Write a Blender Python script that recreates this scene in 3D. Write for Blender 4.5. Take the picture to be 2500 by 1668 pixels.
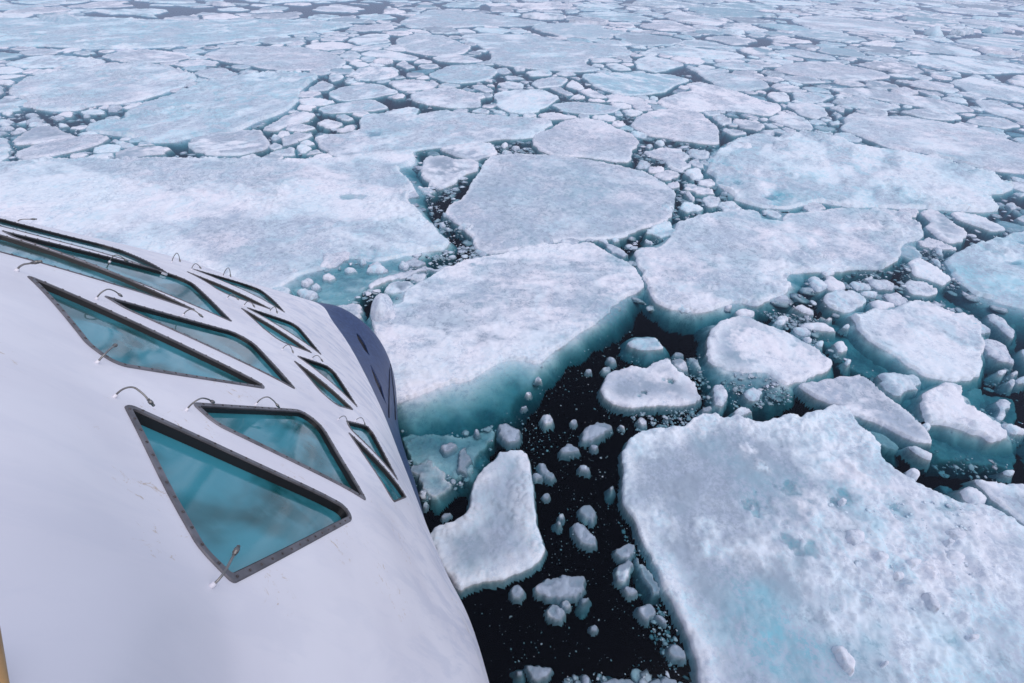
import bpy, bmesh, math, random
import numpy as np
from mathutils import Vector, Matrix
from mathutils.bvhtree import BVHTree

# ------------------------------------------------------------------ camera, sky, light
scene = bpy.context.scene
for o in list(bpy.data.objects):
    bpy.data.objects.remove(o)
CAM_H = 16.0
F_PX = 1180.0                      # focal length in photo pixels (photo 2500 px wide)
PITCH = math.radians(40.5)         # below the horizon
ROLL = math.radians(2.0)
cam_data = bpy.data.cameras.new('camera')
cam = bpy.data.objects.new('camera', cam_data)
scene.collection.objects.link(cam)
cam_data.sensor_width = 36.0
cam_data.lens = 36.0 * F_PX / 2500.0
cam_data.clip_start = 0.05
cam_data.clip_end = 6000.0
CAM_M = Matrix.Rotation(math.pi / 2 - PITCH, 3, 'X') @ Matrix.Rotation(ROLL, 3, 'Z')
cam.rotation_mode = 'XYZ'
cam.rotation_euler = CAM_M.to_euler('XYZ')
cam.location = (0, 0, CAM_H)
scene.camera = cam

SUN_EL, SUN_AZ = math.radians(60), math.radians(122)
world = bpy.data.worlds.new('World')
scene.world = world
world.use_nodes = True
wn = world.node_tree
bg = wn.nodes['Background']
sky = wn.nodes.new('ShaderNodeTexSky')
sky.sky_type = 'NISHITA'
sky.sun_disc = False
sky.sun_elevation = SUN_EL
sky.sun_rotation = SUN_AZ
sky.air_density = 1.0
sky.dust_density = 0.7
sky.ozone_density = 1.2
wn.links.new(sky.outputs['Color'], bg.inputs['Color'])
bg.inputs['Strength'].default_value = 0.12
# a high even cloud deck in front of most of the blue
deck = wn.nodes.new('ShaderNodeBackground')
deck.inputs['Color'].default_value = (0.70, 0.755, 0.97, 1)
deck.inputs['Strength'].default_value = 0.62
wmix = wn.nodes.new('ShaderNodeMixShader')
wmix.inputs[0].default_value = 0.72
wn.links.new(bg.outputs[0], wmix.inputs[1]); wn.links.new(deck.outputs[0], wmix.inputs[2])
wn.links.new(wmix.outputs[0], wn.nodes['World Output'].inputs['Surface'])
sun_d = bpy.data.lights.new('sun', 'SUN')
sun_d.energy = 1.15
sun_d.angle = math.radians(60)
sun_d.color = (1.0, 0.91, 0.86)
sun = bpy.data.objects.new('sun', sun_d)
sun.rotation_euler = (math.pi / 2 - SUN_EL, 0, -SUN_AZ + math.pi)
scene.collection.objects.link(sun)
# aim explicitly: sun_rotation turns clockwise from +Y
_d = Vector((math.sin(SUN_AZ) * math.cos(SUN_EL), math.cos(SUN_AZ) * math.cos(SUN_EL), math.sin(SUN_EL)))
sun.rotation_euler = _d.to_track_quat('Z', 'Y').to_euler()
scene.view_settings.view_transform = 'Standard'
scene.view_settings.look = 'None'
scene.view_settings.exposure = 0.40
scene.view_settings.gamma = 1.0
scene.render.engine = 'CYCLES'
scene.cycles.transparent_max_bounces = 16
scene.cycles.max_bounces = 6

rng = random.Random(7)
nrng = np.random.default_rng(11)

# ------------------------------------------------------------------ helpers
_CM = np.array([[CAM_M[i][j] for j in range(3)] for i in range(3)])

def rays(px):
    """photo pixels (source 2500x1668) -> world ray directions"""
    p = np.asarray(px, float).reshape(-1, 2)
    d = np.stack([(p[:, 0] - 1250) / F_PX, (834 - p[:, 1]) / F_PX, -np.ones(len(p))], 1)
    return d @ _CM.T

def at_z(px, z):
    d = rays(px)
    t = (z - CAM_H) / d[:, 2]
    r = d * t[:, None]
    r[:, 2] += CAM_H
    return r

def project(P):
    P = np.asarray(P, float).reshape(-1, 3).copy()
    P[:, 2] -= CAM_H
    c = P @ _CM
    return np.stack([1250 + F_PX * c[:, 0] / -c[:, 2], 834 - F_PX * c[:, 1] / -c[:, 2]], 1)

CROP = dict(A=(0, 500), B=(0, 1000), C=(0, 0), D=(750, 0), E=(1500, 0), F=(900, 500), G=(1500, 500), H=(900, 1000), I=(1500, 1000))

def cpx(crop, pts):
    a = np.asarray(pts, float).reshape(-1, 2)
    if crop == 'S':
        return a
    if crop == 'Z':
        return a / 0.94
    return a / 2.35 + np.array(CROP[crop], float)

def pp(s):
    return [tuple(float(v) for v in q.split(',')) for q in s.split()]

def link(o, parent=None):
    scene.collection.objects.link(o)
    if parent is not None:
        o.parent = parent
    return o

def tag(o, label=None, cat=None, group=None, kind=None):
    if label: o['label'] = label
    if cat: o['category'] = cat
    if group: o['group'] = group
    if kind: o['kind'] = kind
    return o

def mesh_np(name, V, Q, mat, smooth=True, attrs=None, parent=None, loc=(0, 0, 0)):
    me = bpy.data.meshes.new(name)
    V = np.asarray(V, np.float32); Q = np.asarray(Q, np.int32)
    k = Q.shape[1]
    me.vertices.add(len(V)); me.vertices.foreach_set('co', V.ravel())
    me.loops.add(Q.size); me.loops.foreach_set('vertex_index', Q.ravel())
    me.polygons.add(len(Q))
    me.polygons.foreach_set('loop_start', np.arange(0, Q.size, k, dtype=np.int32))
    me.polygons.foreach_set('loop_total', np.full(len(Q), k, np.int32))
    me.update(calc_edges=True)
    if smooth:
        me.polygons.foreach_set('use_smooth', np.ones(len(Q), bool))
    for an, av in (attrs or {}).items():
        a = me.attributes.new(an, 'FLOAT', 'POINT')
        a.data.foreach_set('value', np.asarray(av, np.float32))
    me.materials.append(mat)
    me.validate()
    o = bpy.data.objects.new(name, me)
    o.location = loc
    return link(o, parent)

# ------------------------------------------------------------------ noise
def _h(ix, iy, s):
    n = (ix * 374761393 + iy * 668265263 + s * 974634777) & 0xFFFFFFFF
    n = ((n ^ (n >> 13)) * 1274126177) & 0xFFFFFFFF
    n = ((n ^ (n >> 16)) * 2246822519) & 0xFFFFFFFF
    return ((n ^ (n >> 15)) & 0xFFFFFF) / float(0xFFFFFF)

def vnoise(x, y, s=0):
    x0 = np.floor(x); y0 = np.floor(y)
    fx = x - x0; fy = y - y0
    ix = x0.astype(np.int64); iy = y0.astype(np.int64)
    fx = fx * fx * (3 - 2 * fx); fy = fy * fy * (3 - 2 * fy)
    a = _h(ix, iy, s); b = _h(ix + 1, iy, s); c = _h(ix, iy + 1, s); d = _h(ix + 1, iy + 1, s)
    return (a + (b - a) * fx) * (1 - fy) + (c + (d - c) * fx) * fy

def fbm(x, y, sc, octs=4, s=0):
    t = 0; a = 0.5; n = 0
    for k in range(octs):
        t = t + a * (vnoise(x * sc + 17.3 * k, y * sc - 9.1 * k, s + k) - 0.5)
        n += a; a *= 0.55; sc *= 2.03
    return t / n * 2      # about -1..1

def worley(x, y, sc, s=0):
    X = x * sc; Y = y * sc
    ix = np.floor(X).astype(np.int64); iy = np.floor(Y).astype(np.int64)
    best = np.full(X.shape, 9.0); idr = np.zeros(X.shape); sec = np.full(X.shape, 9.0)
    for i in (-1, 0, 1):
        for j in (-1, 0, 1):
            jx = ix + i; jy = iy + j
            px_ = jx + _h(jx, jy, s); py_ = jy + _h(jx, jy, s + 31)
            d = np.hypot(X - px_, (Y - py_))
            m = d < best
            sec = np.where(m, best, np.minimum(sec, d))
            idr = np.where(m, _h(jx, jy, s + 77), idr)
            best = np.where(m, d, best)
    return best, sec, idr

def sdist(X, Y, poly):
    """signed distance (positive inside) of points to closed polygon"""
    P = np.asarray(poly, np.float32)
    A = P; B = np.roll(P, -1, 0)
    out = np.empty(X.size, np.float32)
    xf = X.ravel().astype(np.float32); yf = Y.ravel().astype(np.float32)
    E = B - A; L2 = (E ** 2).sum(1) + 1e-12
    step = max(1, int(3e6 // len(P)))
    for i in range(0, X.size, step):
        x = xf[i:i + step, None]; y = yf[i:i + step, None]
        ax = x - A[:, 0]; ay = y - A[:, 1]
        t = np.clip((ax * E[:, 0] + ay * E[:, 1]) / L2, 0, 1)
        d = np.sqrt(((ax - t * E[:, 0]) ** 2 + (ay - t * E[:, 1]) ** 2).min(1))
        cr_ = E[:, 0] * ay - E[:, 1] * ax
        up = (A[:, 1] <= y) & (B[:, 1] > y) & (cr_ > 0)
        dn = (A[:, 1] > y) & (B[:, 1] <= y) & (cr_ < 0)
        ins = (up.sum(1) - dn.sum(1)) != 0
        out[i:i + step] = np.where(ins, d, -d)
    return out.reshape(X.shape)

def resample(P, ds, smooth=True, soft=False):
    P = np.asarray(P, float)
    if soft:
        Q = np.roll(P, -1, 0)
        P = np.stack([P * .75 + Q * .25, P * .25 + Q * .75], 1).reshape(-1, 2)
    if smooth:                      # one corner-cutting pass keeps the traced corners readable
        Q = np.roll(P, -1, 0)
        P = np.stack([P * .86 + Q * .14, P * .14 + Q * .86], 1).reshape(-1, 2)
    C = np.vstack([P, P[:1]])
    L = np.r_[0, np.cumsum(np.hypot(*np.diff(C, axis=0).T))]
    n = max(10, int(L[-1] / ds))
    t = np.linspace(0, L[-1], n, endpoint=False)
    return np.stack([np.interp(t, L, C[:, 0]), np.interp(t, L, C[:, 1])], 1)

def roughen(P, amp, wl, s):
    dx = fbm(P[:, 0], P[:, 1], 1 / wl, 6, s) + .35 * fbm(P[:, 0], P[:, 1], 5 / wl, 4, s + 7)
    dy = fbm(P[:, 0] + 50, P[:, 1] - 50, 1 / wl, 6, s + 40) + .35 * fbm(P[:, 0], P[:, 1], 5 / wl, 4, s + 47)
    return P + amp * np.stack([dx, dy], 1)

# ------------------------------------------------------------------ materials
def nodes_of(name):
    m = bpy.data.materials.new(name)
    m.use_nodes = True
    nt = m.node_tree
    b = nt.nodes['Principled BSDF']
    return m, nt, b

def N(nt, t, **kw):
    n = nt.nodes.new(t)
    for k, v in kw.items():
        if k.startswith('_'):
            setattr(n, k[1:], v)
        else:
            n.inputs[k.replace('__', ' ')].default_value = v
    return n

def noise(nt, co, scale, detail=6, rough=0.6, dist=0.0):
    n = N(nt, 'ShaderNodeTexNoise', Scale=scale, Detail=detail, Roughness=rough, Distortion=dist)
    nt.links.new(co, n.inputs['Vector'])
    return n.outputs['Fac']

def mathn(nt, op, a, b=None, clamp=False):
    n = nt.nodes.new('ShaderNodeMath'); n.operation = op; n.use_clamp = clamp
    for i, v in enumerate((a, b)):
        if v is None: continue
        if isinstance(v, (int, float)): n.inputs[i].default_value = v
        else: nt.links.new(v, n.inputs[i])
    return n.outputs[0]

def rampf(nt, f, a, b, lo=0.0, hi=1.0):
    n = nt.nodes.new('ShaderNodeMapRange'); n.interpolation_type = 'SMOOTHSTEP'
    nt.links.new(f, n.inputs['Value'])
    n.inputs['From Min'].default_value = a; n.inputs['From Max'].default_value = b
    n.inputs['To Min'].default_value = lo; n.inputs['To Max'].default_value = hi
    return n.outputs[0]

def mixc(nt, f, a, b):
    n = nt.nodes.new('ShaderNodeMix'); n.data_type = 'RGBA'
    if isinstance(f, (int, float)): n.inputs[0].default_value = f
    else: nt.links.new(f, n.inputs[0])
    for i, v in ((6, a), (7, b)):
        if isinstance(v, tuple): n.inputs[i].default_value = (*v, 1) if len(v) == 3 else v
        else: nt.links.new(v, n.inputs[i])
    return n.outputs[2]

def bump(nt, f, strength, dist, prev=None):
    n = nt.nodes.new('ShaderNodeBump')
    n.inputs['Strength'].default_value = strength
    n.inputs['Distance'].default_value = dist
    nt.links.new(f, n.inputs['Height'])
    if prev is not None: nt.links.new(prev, n.inputs['Normal'])
    return n.outputs['Normal']

def make_ice():
    m, nt, b = nodes_of('snow_covered_ice')
    tc = nt.nodes.new('ShaderNodeTexCoord')
    co = tc.outputs['Object']
    info = nt.nodes.new('ShaderNodeObjectInfo')
    melt = N(nt, 'ShaderNodeAttribute', _attribute_name='melt').outputs['Fac']
    grime = N(nt, 'ShaderNodeAttribute', _attribute_name='grime').outputs['Fac']
    n1 = noise(nt, co, 0.45, 5, .6, .6)
    n2 = noise(nt, co, 2.6, 7, .7, .4)
    n3 = noise(nt, co, 11.0, 6, .7)
    tone = N(nt, 'ShaderNodeAttribute', _attribute_name='tone').outputs['Fac']
    n0 = noise(nt, co, 0.16, 5, .6, .8)
    tt = mathn(nt, 'ADD', tone, mathn(nt, 'MULTIPLY', mathn(nt, 'SUBTRACT', n0, .5), 2.6), True)
    snow = mixc(nt, tt, (.84, .82, .88), (.59, .775, .86))
    gr = noise(nt, co, 5.0, 6, .75, .4)
    p1 = mathn(nt, 'ADD', n1, mathn(nt, 'MULTIPLY', mathn(nt, 'SUBTRACT', gr, .5), .35))
    snow = mixc(nt, rampf(nt, p1, .54, .66, 0, .5), snow, (.56, .64, .74))
    # blue glacial patches
    p2 = mathn(nt, 'ADD', noise(nt, co, .33, 4, .6, 1.0), mathn(nt, 'MULTIPLY', mathn(nt, 'SUBTRACT', gr, .5), .3))
    bl = mathn(nt, 'MULTIPLY', rampf(nt, p2, .40, .50, 1, 0), rampf(nt, tone, .0, .9, .12, .85))
    snow = mixc(nt, bl, snow, (.40, .70, .80))
    # slushy grey mottling, partly shade between the lumps put into the colour
    mott = mathn(nt, 'MULTIPLY', rampf(nt, n2, .47, .60), rampf(nt, n3, .40, .56))
    g = mathn(nt, 'ADD', mathn(nt, 'MULTIPLY', grime, .95), .30)
    col = mixc(nt, mathn(nt, 'MULTIPLY', mott, g, True), snow, (.27, .32, .40))
    gb = mathn(nt, 'MULTIPLY', grime, mathn(nt, 'ADD', mathn(nt, 'MULTIPLY', n2, 1.0), .15), True)
    col = mixc(nt, gb, col, (.31, .38, .46))
    mb = mathn(nt, 'MULTIPLY', melt, rampf(nt, n2, .25, .62, .45, 1.0), True)
    col = mixc(nt, mb, col, (.20, .50, .60))
    # crust: fine pale and dull grains, in patches
    n5 = noise(nt, co, 5.5, 7, .8, .3)
    pa = noise(nt, co, .55, 4, .6, .5)
    cf = mathn(nt, 'MULTIPLY', rampf(nt, n5, .45, .56, 0, 1), rampf(nt, pa, .40, .58, .10, .8), True)
    col = mixc(nt, cf, col, (.40, .47, .575))
    # refrozen cracks and drift edges
    vo = nt.nodes.new('ShaderNodeTexVoronoi'); vo.feature = 'DISTANCE_TO_EDGE'; vo.inputs['Scale'].default_value = .32
    wv = nt.nodes.new('ShaderNodeVectorMath'); wv.operation = 'ADD'
    nv = N(nt, 'ShaderNodeTexNoise', Scale=.8, Detail=5, Roughness=.6); nt.links.new(co, nv.inputs['Vector'])
    nt.links.new(co, wv.inputs[0]); nt.links.new(nv.outputs['Color'], wv.inputs[1]); nt.links.new(wv.outputs[0], vo.inputs['Vector'])
    ck = mathn(nt, 'MULTIPLY', rampf(nt, vo.outputs['Distance'], .0, .035, 1, 0), rampf(nt, n1, .45, .62, 0, .5), True)
    col = mixc(nt, ck, col, (.42, .50, .60))
    edge = N(nt, 'ShaderNodeAttribute', _attribute_name='edge').outputs['Fac']
    ew = mathn(nt, 'MULTIPLY', edge, mathn(nt, 'MULTIPLY', rampf(nt, n2, .40, .54, .25, 1), rampf(nt, n3, .36, .54, .3, 1)), True)
    white = mixc(nt, mathn(nt, 'MULTIPLY', tt, .75), (.87, .86, .90), (.70, .84, .90))
    col = mixc(nt, mathn(nt, 'MULTIPLY', ew, .85), col, white)
    nt.links.new(col, b.inputs['Base Color'])
    b.inputs['Roughness'].default_value = .75
    b.inputs['Specular IOR Level'].default_value = .35
    bn = bump(nt, n2, .20, .05)
    bn = bump(nt, n3, .35, .015, bn)
    n4 = noise(nt, co, 40, 3, .6)
    bn = bump(nt, n4, .3, .008, bn)
    nt.links.new(bn, b.inputs['Normal'])
    return m

def make_water():
    m = bpy.data.materials.new('cold_sea_water'); m.use_nodes = True
    nt = m.node_tree; nt.nodes.clear()
    out = nt.nodes.new('ShaderNodeOutputMaterial')
    tc = nt.nodes.new('ShaderNodeTexCoord')
    n1 = noise(nt, tc.outputs['Object'], .9, 4, .55)
    nb = bump(nt, n1, .10, .05)
    tr = nt.nodes.new('ShaderNodeBsdfTransparent')
    gl = nt.nodes.new('ShaderNodeBsdfGlossy'); gl.inputs['Roughness'].default_value = .14
    gl.inputs['Color'].default_value = (.66, .72, .88, 1)
    nt.links.new(nb, gl.inputs['Normal'])
    fr = nt.nodes.new('ShaderNodeFresnel'); fr.inputs['IOR'].default_value = 1.27
    nt.links.new(nb, fr.inputs['Normal'])
    mx = nt.nodes.new('ShaderNodeMixShader')
    nt.links.new(fr.outputs[0], mx.inputs[0]); nt.links.new(tr.outputs[0], mx.inputs[1]); nt.links.new(gl.outputs[0], mx.inputs[2])
    nt.links.new(mx.outputs[0], out.inputs['Surface'])
    va = nt.nodes.new('ShaderNodeVolumeAbsorption')
    va.inputs['Color'].default_value = (.06, .58, .63, 1)
    va.inputs['Density'].default_value = 1.85
    nt.links.new(va.outputs[0], out.inputs['Volume'])
    return m

def plain(name, col, rough=.5, metal=0.0, var=.12, sc=4.0, bmp=0.0, rust=0.0):
    m, nt, b = nodes_of(name)
    tc = nt.nodes.new('ShaderNodeTexCoord'); co = tc.outputs['Object']
    n1 = noise(nt, co, sc, 5, .6)
    c = mixc(nt, rampf(nt, n1, .3, .7), tuple(v * (1 - var) for v in col), tuple(min(1, v * (1 + var)) for v in col))
    if rust:
        n2 = noise(nt, co, sc * 1.7, 7, .7, 1.0)
        c = mixc(nt, rampf(nt, n2, .64, .72, 0, rust), c, (.16, .075, .035))
    nt.links.new(c, b.inputs['Base Color'])
    b.inputs['Roughness'].default_value = rough
    b.inputs['Metallic'].default_value = metal
    if bmp:
        nt.links.new(bump(nt, n1, bmp, .02), b.inputs['Normal'])
    return m

def make_hull_white():
    m, nt, b = nodes_of('white_hull_paint')
    tc = nt.nodes.new('ShaderNodeTexCoord'); co = tc.outputs['Object']
    mp = N(nt, 'ShaderNodeMapping'); nt.links.new(co, mp.inputs['Vector'])
    mp.inputs['Scale'].default_value = (2.2, 2.2, .28)
    n1 = noise(nt, co, .7, 4, .5)
    n2 = noise(nt, mp.outputs[0], 1.6, 7, .65, .5)       # run-off streaks
    n3 = noise(nt, co, 9, 8, .75, 1.2)
    n4 = noise(nt, co, 1.3, 2, .5)
    wear = N(nt, 'ShaderNodeAttribute', _attribute_name='wear').outputs['Fac']
    c = mixc(nt, rampf(nt, n1, .35, .65), (.77, .745, .79), (.85, .825, .86))
    st = mathn(nt, 'MULTIPLY', rampf(nt, n2, .46, .62), mathn(nt, 'ADD', mathn(nt, 'MULTIPLY', wear, .42), .08), True)
    c = mixc(nt, st, c, (.44, .48, .60))
    ru = mathn(nt, 'MULTIPLY', rampf(nt, n3, .57, .66), rampf(nt, n4, .55, .64))
    c = mixc(nt, mathn(nt, 'MULTIPLY', ru, .7), c, (.48, .33, .18))
    nt.links.new(c, b.inputs['Base Color'])
    b.inputs['Roughness'].default_value = .42
    nt.links.new(bump(nt, n1, .03, .2, bump(nt, n2, .06, .02)), b.inputs['Normal'])
    return m

def make_hull_blue():
    m, nt, b = nodes_of('blue_hull_paint')
    tc = nt.nodes.new('ShaderNodeTexCoord'); co = tc.outputs['Object']
    mp = N(nt, 'ShaderNodeMapping'); nt.links.new(co, mp.inputs['Vector'])
    mp.inputs['Scale'].default_value = (7, 7, .5)
    n2 = noise(nt, mp.outputs[0], 1.5, 8, .7, .3)
    n1 = noise(nt, co, .8, 4, .5)
    geo = nt.nodes.new('ShaderNodeNewGeometry')
    sx = nt.nodes.new('ShaderNodeSeparateXYZ'); nt.links.new(geo.outputs['Position'], sx.inputs[0])
    c = mixc(nt, rampf(nt, n2, .3, .75), (.010, .026, .092), (.036, .072, .185))
    c = mixc(nt, rampf(nt, n1, .5, .8, 0, .5), c, (.065, .105, .21))
    ru = mathn(nt, 'MULTIPLY', rampf(nt, n2, .35, .6), rampf(nt, sx.outputs[2], 2.1, 1.2))
    c = mixc(nt, mathn(nt, 'MULTIPLY', ru, .8), c, (.36, .20, .14))
    nt.links.new(c, b.inputs['Base Color'])
    b.inputs['Roughness'].default_value = .5
    nt.links.new(bump(nt, n2, .12, .02), b.inputs['Normal'])
    return m

def make_glass():
    m, nt, b = nodes_of('tinted_window_glass')
    tc = nt.nodes.new('ShaderNodeTexCoord'); co = tc.outputs['Object']
    mp = N(nt, 'ShaderNodeMapping'); nt.links.new(co, mp.inputs['Vector'])
    mp.inputs['Scale'].default_value = (1.6, .55, 1)
    n1 = noise(nt, mp.outputs[0], 1.1, 3, .5, .5)
    n2 = noise(nt, co, 3.5, 5, .6)
    c = mixc(nt, rampf(nt, n1, .38, .62), (.003, .075, .080), (.050, .28, .34))
    c = mixc(nt, rampf(nt, n2, .45, .75, 0, .3), c, (.085, .34, .40))
    nt.links.new(c, b.inputs['Base Color'])
    b.inputs['Roughness'].default_value = .06
    b.inputs['IOR'].default_value = 1.5
    return m

ICE = make_ice(); WATER = make_water()
WHITE = make_hull_white(); BLUE = make_hull_blue(); GLASS = make_glass()
FRAME = plain('weathered_grey_frame', (.155, .15, .165), .6, .3, .3, 5, .3, .9)
RUBBER = plain('black_rubber', (.006, .006, .008), .5)
STEEL = plain('dull_steel', (.24, .23, .22), .4, .8, .3, 12, 0, .6)
BOLT = plain('rusty_bolt', (.10, .085, .085), .6, .4, .4, 9)
DARK = plain('near_black', (.006, .008, .02), .6)  # near-black colour of the shallow pockets and the stem seams
SEABED = plain('dark_deep_water', (.004, .006, .012), .9)
WOOD = plain('varnished_wood', (.42, .24, .09), .5)
# ------------------------------------------------------------------ water
def build_water():
    S, Z = 4000.0, -14.0
    me = bpy.data.meshes.new('sea_water')
    v = [(-S, -S, Z), (S, -S, Z), (S, S, Z), (-S, S, Z), (-S, -S, 0), (S, -S, 0), (S, S, 0), (-S, S, 0)]
    f = [(0, 3, 2, 1), (4, 5, 6, 7), (0, 1, 5, 4), (1, 2, 6, 5), (2, 3, 7, 6), (3, 0, 4, 7)]
    me.from_pydata(v, [], f); me.materials.append(WATER)
    o = link(bpy.data.objects.new('sea_water', me)); tag(o, kind='structure')
    me = bpy.data.meshes.new('seabed')
    me.from_pydata([(-S, -S, Z - 1), (S, -S, Z - 1), (S, S, Z - 1), (-S, S, Z - 1)], [], [(0, 1, 2, 3)])
    me.materials.append(SEABED)
    o = link(bpy.data.objects.new('seabed', me)); tag(o, kind='structure')
build_water()

# ------------------------------------------------------------------ ship: control net (rows top to keel, columns starboard aft to port)
def pxD(x, y, D):
    return tuple(at_z([(x, y)], CAM_H - D)[0])
def xyD(x, y, D):
    return (x, y, CAM_H - D)
R0 = [xyD(2.2, -16, 1.6), xyD(.9, -6, 1.6), xyD(.05, -1.7, 1.6), xyD(-.6, -.3, 1.6), pxD(300, 1668, 1.6), pxD(120, 1420, 1.6), pxD(0, 1200, 1.6), pxD(-200, 900, 1.6), pxD(-400, 760, 1.6), pxD(-600, 690, 1.6), xyD(-6.4, 3.0, 1.6), xyD(-9.5, 3.2, 1.6), xyD(-15, 1, 1.6)]

R1 = [xyD(2.8, -16, 2.6), xyD(1.3, -6, 2.6), xyD(-.1, -1.3, 2.6), xyD(-.9, .1, 2.6), pxD(540, 1450, 2.6), pxD(400, 1200, 2.6), pxD(262, 930, 2.6), pxD(55, 670, 2.6), pxD(-130, 572, 2.6), pxD(-300, 500, 2.6), xyD(-9.6, 6.2, 2.6), xyD(-14, 7, 2.6), xyD(-20, 4, 2.6)]
RM = [tuple(p + (p - q) * 1.1) for p, q in zip(map(np.array, R0), map(np.array, R1))]
R2 = [xyD(3.4, -16, 5), xyD(1.8, -6, 5), xyD(.1, 0, 5), xyD(-.75, 1.5, 5), pxD(934, 1264, 5), pxD(830, 1110, 5), pxD(723, 960, 5), pxD(596, 836, 5), pxD(425, 686, 5), pxD(290, 614, 5), pxD(0, 532, 5), xyD(-17, 11.0, 5), xyD(-24, 8, 5)]
R3 = [xyD(3.8, -16, 7.2), xyD(2.1, -6, 7.2), xyD(.1, 1.2, 7.2), xyD(-.75, 2.8, 7.2), pxD(1006, 1238, 7.2), pxD(944, 1110, 7.2), pxD(872, 985, 7.2), pxD(787, 866, 7.2), pxD(697, 766, 7.2), pxD(600, 702, 7.2), xyD(-10.3, 11.9, 7.2), xyD(-16.5, 12.3, 7.2), xyD(-24, 9, 7.2)]
R4 = [xyD(4.1, -16, 10), xyD(2.4, -6, 10), pxD(1200, 1692, 10), pxD(1086, 1396, 10), pxD(1021, 1228, 10), pxD(974, 1108, 10), pxD(925, 985, 10), pxD(858, 856, 10), pxD(810, 786, 10), pxD(768, 736, 10), xyD(-9.6, 13.8, 10), xyD(-15.5, 13, 10), xyD(-23, 10, 10)]
R5 = [xyD(4.1, -16, 13), xyD(2.4, -6, 13), xyD(-.55, 2.5, 13), xyD(-1.6, 4.6, 13), pxD(1024, 1238, 12.5), pxD(988, 1110, 13.3), pxD(973, 1030, 14.3), pxD(960, 890, 13.2), pxD(905, 803, 11.9), xyD(-7.0, 14.2, 11.3), xyD(-9.9, 13.9, 13), xyD(-15.5, 13.1, 13), xyD(-23, 10, 13)]
R6 = [xyD(3.9, -16, 17.5), xyD(2.2, -6, 17.5), xyD(-.9, 2.3, 17.5), xyD(-2.0, 4.4, 17.5), xyD(-3.0, 6.6, 17.5), xyD(-4.1, 9.4, 17.5), xyD(-4.9, 12.1, 17.5), xyD(-5.4, 13.9, 17.5), xyD(-6.3, 14.4, 17.5), xyD(-8, 14.1, 17.5), xyD(-11, 13.4, 17.5), xyD(-16, 12.4, 17.5), xyD(-23, 9.5, 17.5)]
NET = np.array([RM, R0, R1, R2, R3, R4, R5, R6])      # 8 x 13 x 3
NR, NCOL = NET.shape[:2]

def cr(P, n):
    """Catmull-Rom along axis 0, n samples per span"""
    P = np.concatenate([2 * P[:1] - P[1:2], P, 2 * P[-1:] - P[-2:-1]])
    out = []
    for i in range(1, len(P) - 2):
        a, b, c, d = P[i - 1:i + 3]
        for k in range(n):
            t = k / n
            out.append(.5 * (2 * b + (c - a) * t + (2 * a - 5 * b + 4 * c - d) * t * t + (3 * b - a - 3 * c + d) * t ** 3))
    out.append(P[-2])
    return np.array(out)

NS = 16
def hull_grid():
    # flat strakes between the knuckle lines, so the rows meet in soft creases
    t = np.arange(NS)[:, None, None] / NS
    G = np.concatenate([NET[i] * (1 - t) + NET[i + 1] * t for i in range(NR - 1)] + [NET[-1:]])
    G = cr(G.transpose(1, 0, 2), NS).transpose(1, 0, 2)
    return G
G = hull_grid()
def smooth_grid(G, it):
    for _ in range(it):
        H = G.copy()
        H[1:-1, 1:-1] = (G[1:-1, 1:-1] * 2 + G[:-2, 1:-1] + G[2:, 1:-1] + G[1:-1, :-2] + G[1:-1, 2:]) / 6
        G = H
    return G
for _ in range(60):                       # fair the knuckle lines along the ship
    G[:, 1:-1] = (G[:, :-2] + 2 * G[:, 1:-1] + G[:, 2:]) / 4
_cr = cr(NET, NS); _cr = cr(_cr.transpose(1, 0, 2), NS).transpose(1, 0, 2)
_cr = smooth_grid(_cr, 22)
_w = np.clip((np.arange(G.shape[0]) / NS - 4.0) / 1.0, 0, 1)[:, None, None]      # the lower hull and prow stay fully rounded
_w2 = np.maximum(_w, .45)
G = G * (1 - _w2) + _cr * _w2
G = smooth_grid(G, 2)
PAINT_ROW = 5 * NS

def quads(nr, nc, off=0):
    i = np.arange(nr - 1)[:, None] * nc + np.arange(nc - 1)[None, :]
    return np.stack([i, i + nc, i + nc + 1, i + 1], -1).reshape(-1, 4) + off

ship = link(bpy.data.objects.new('ship', None))
tag(ship, 'white ship with rounded bow, slanted teal windows and dark blue stem pushing through ice', 'ship')
ship.location = (-6, 4, 0)
SHIP_LOC = np.array([-6.0, 4, 0])

def orient(V, Q):
    """make faces look towards the camera side (outwards)"""
    v = V[Q]; n = np.cross(v[:, 1] - v[:, 0], v[:, 2] - v[:, 0]); c = v.mean(1)
    s = (n * (c - np.array([-8, -2, 4.0]))).sum(1).sum()
    return Q if s > 0 else Q[:, ::-1]

Vall = G.reshape(-1, 3)
Qall = orient(Vall, quads(*G.shape[:2]))
BV = BVHTree.FromPolygons([tuple(v) for v in Vall], [tuple(int(i) for i in q) for q in Qall])
VN = np.zeros_like(Vall)
_v = Vall[Qall]; _n = np.cross(_v[:, 2] - _v[:, 0], _v[:, 3] - _v[:, 1])
for k in range(4): np.add.at(VN, Qall[:, k], _n)
VN /= np.linalg.norm(VN, axis=1)[:, None] + 1e-9

def cast(px):
    d = Vector(rays([px])[0]).normalized()
    o = Vector((0, 0, CAM_H))
    hit, nor, idx, dist = BV.ray_cast(o, d)
    if hit is None:                       # just off the silhouette: nearest surface to the ray
        best = None
        for t in np.linspace(2, 26, 160):
            p = o + d * t
            h, nn, ii, dd = BV.find_nearest(p)
            if best is None or dd < best[0]: best = (dd, h, nn)
        hit, nor = best[1], best[2]
    if nor.dot(d) > 0: nor = -nor
    return np.array(hit), np.array(nor)

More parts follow.
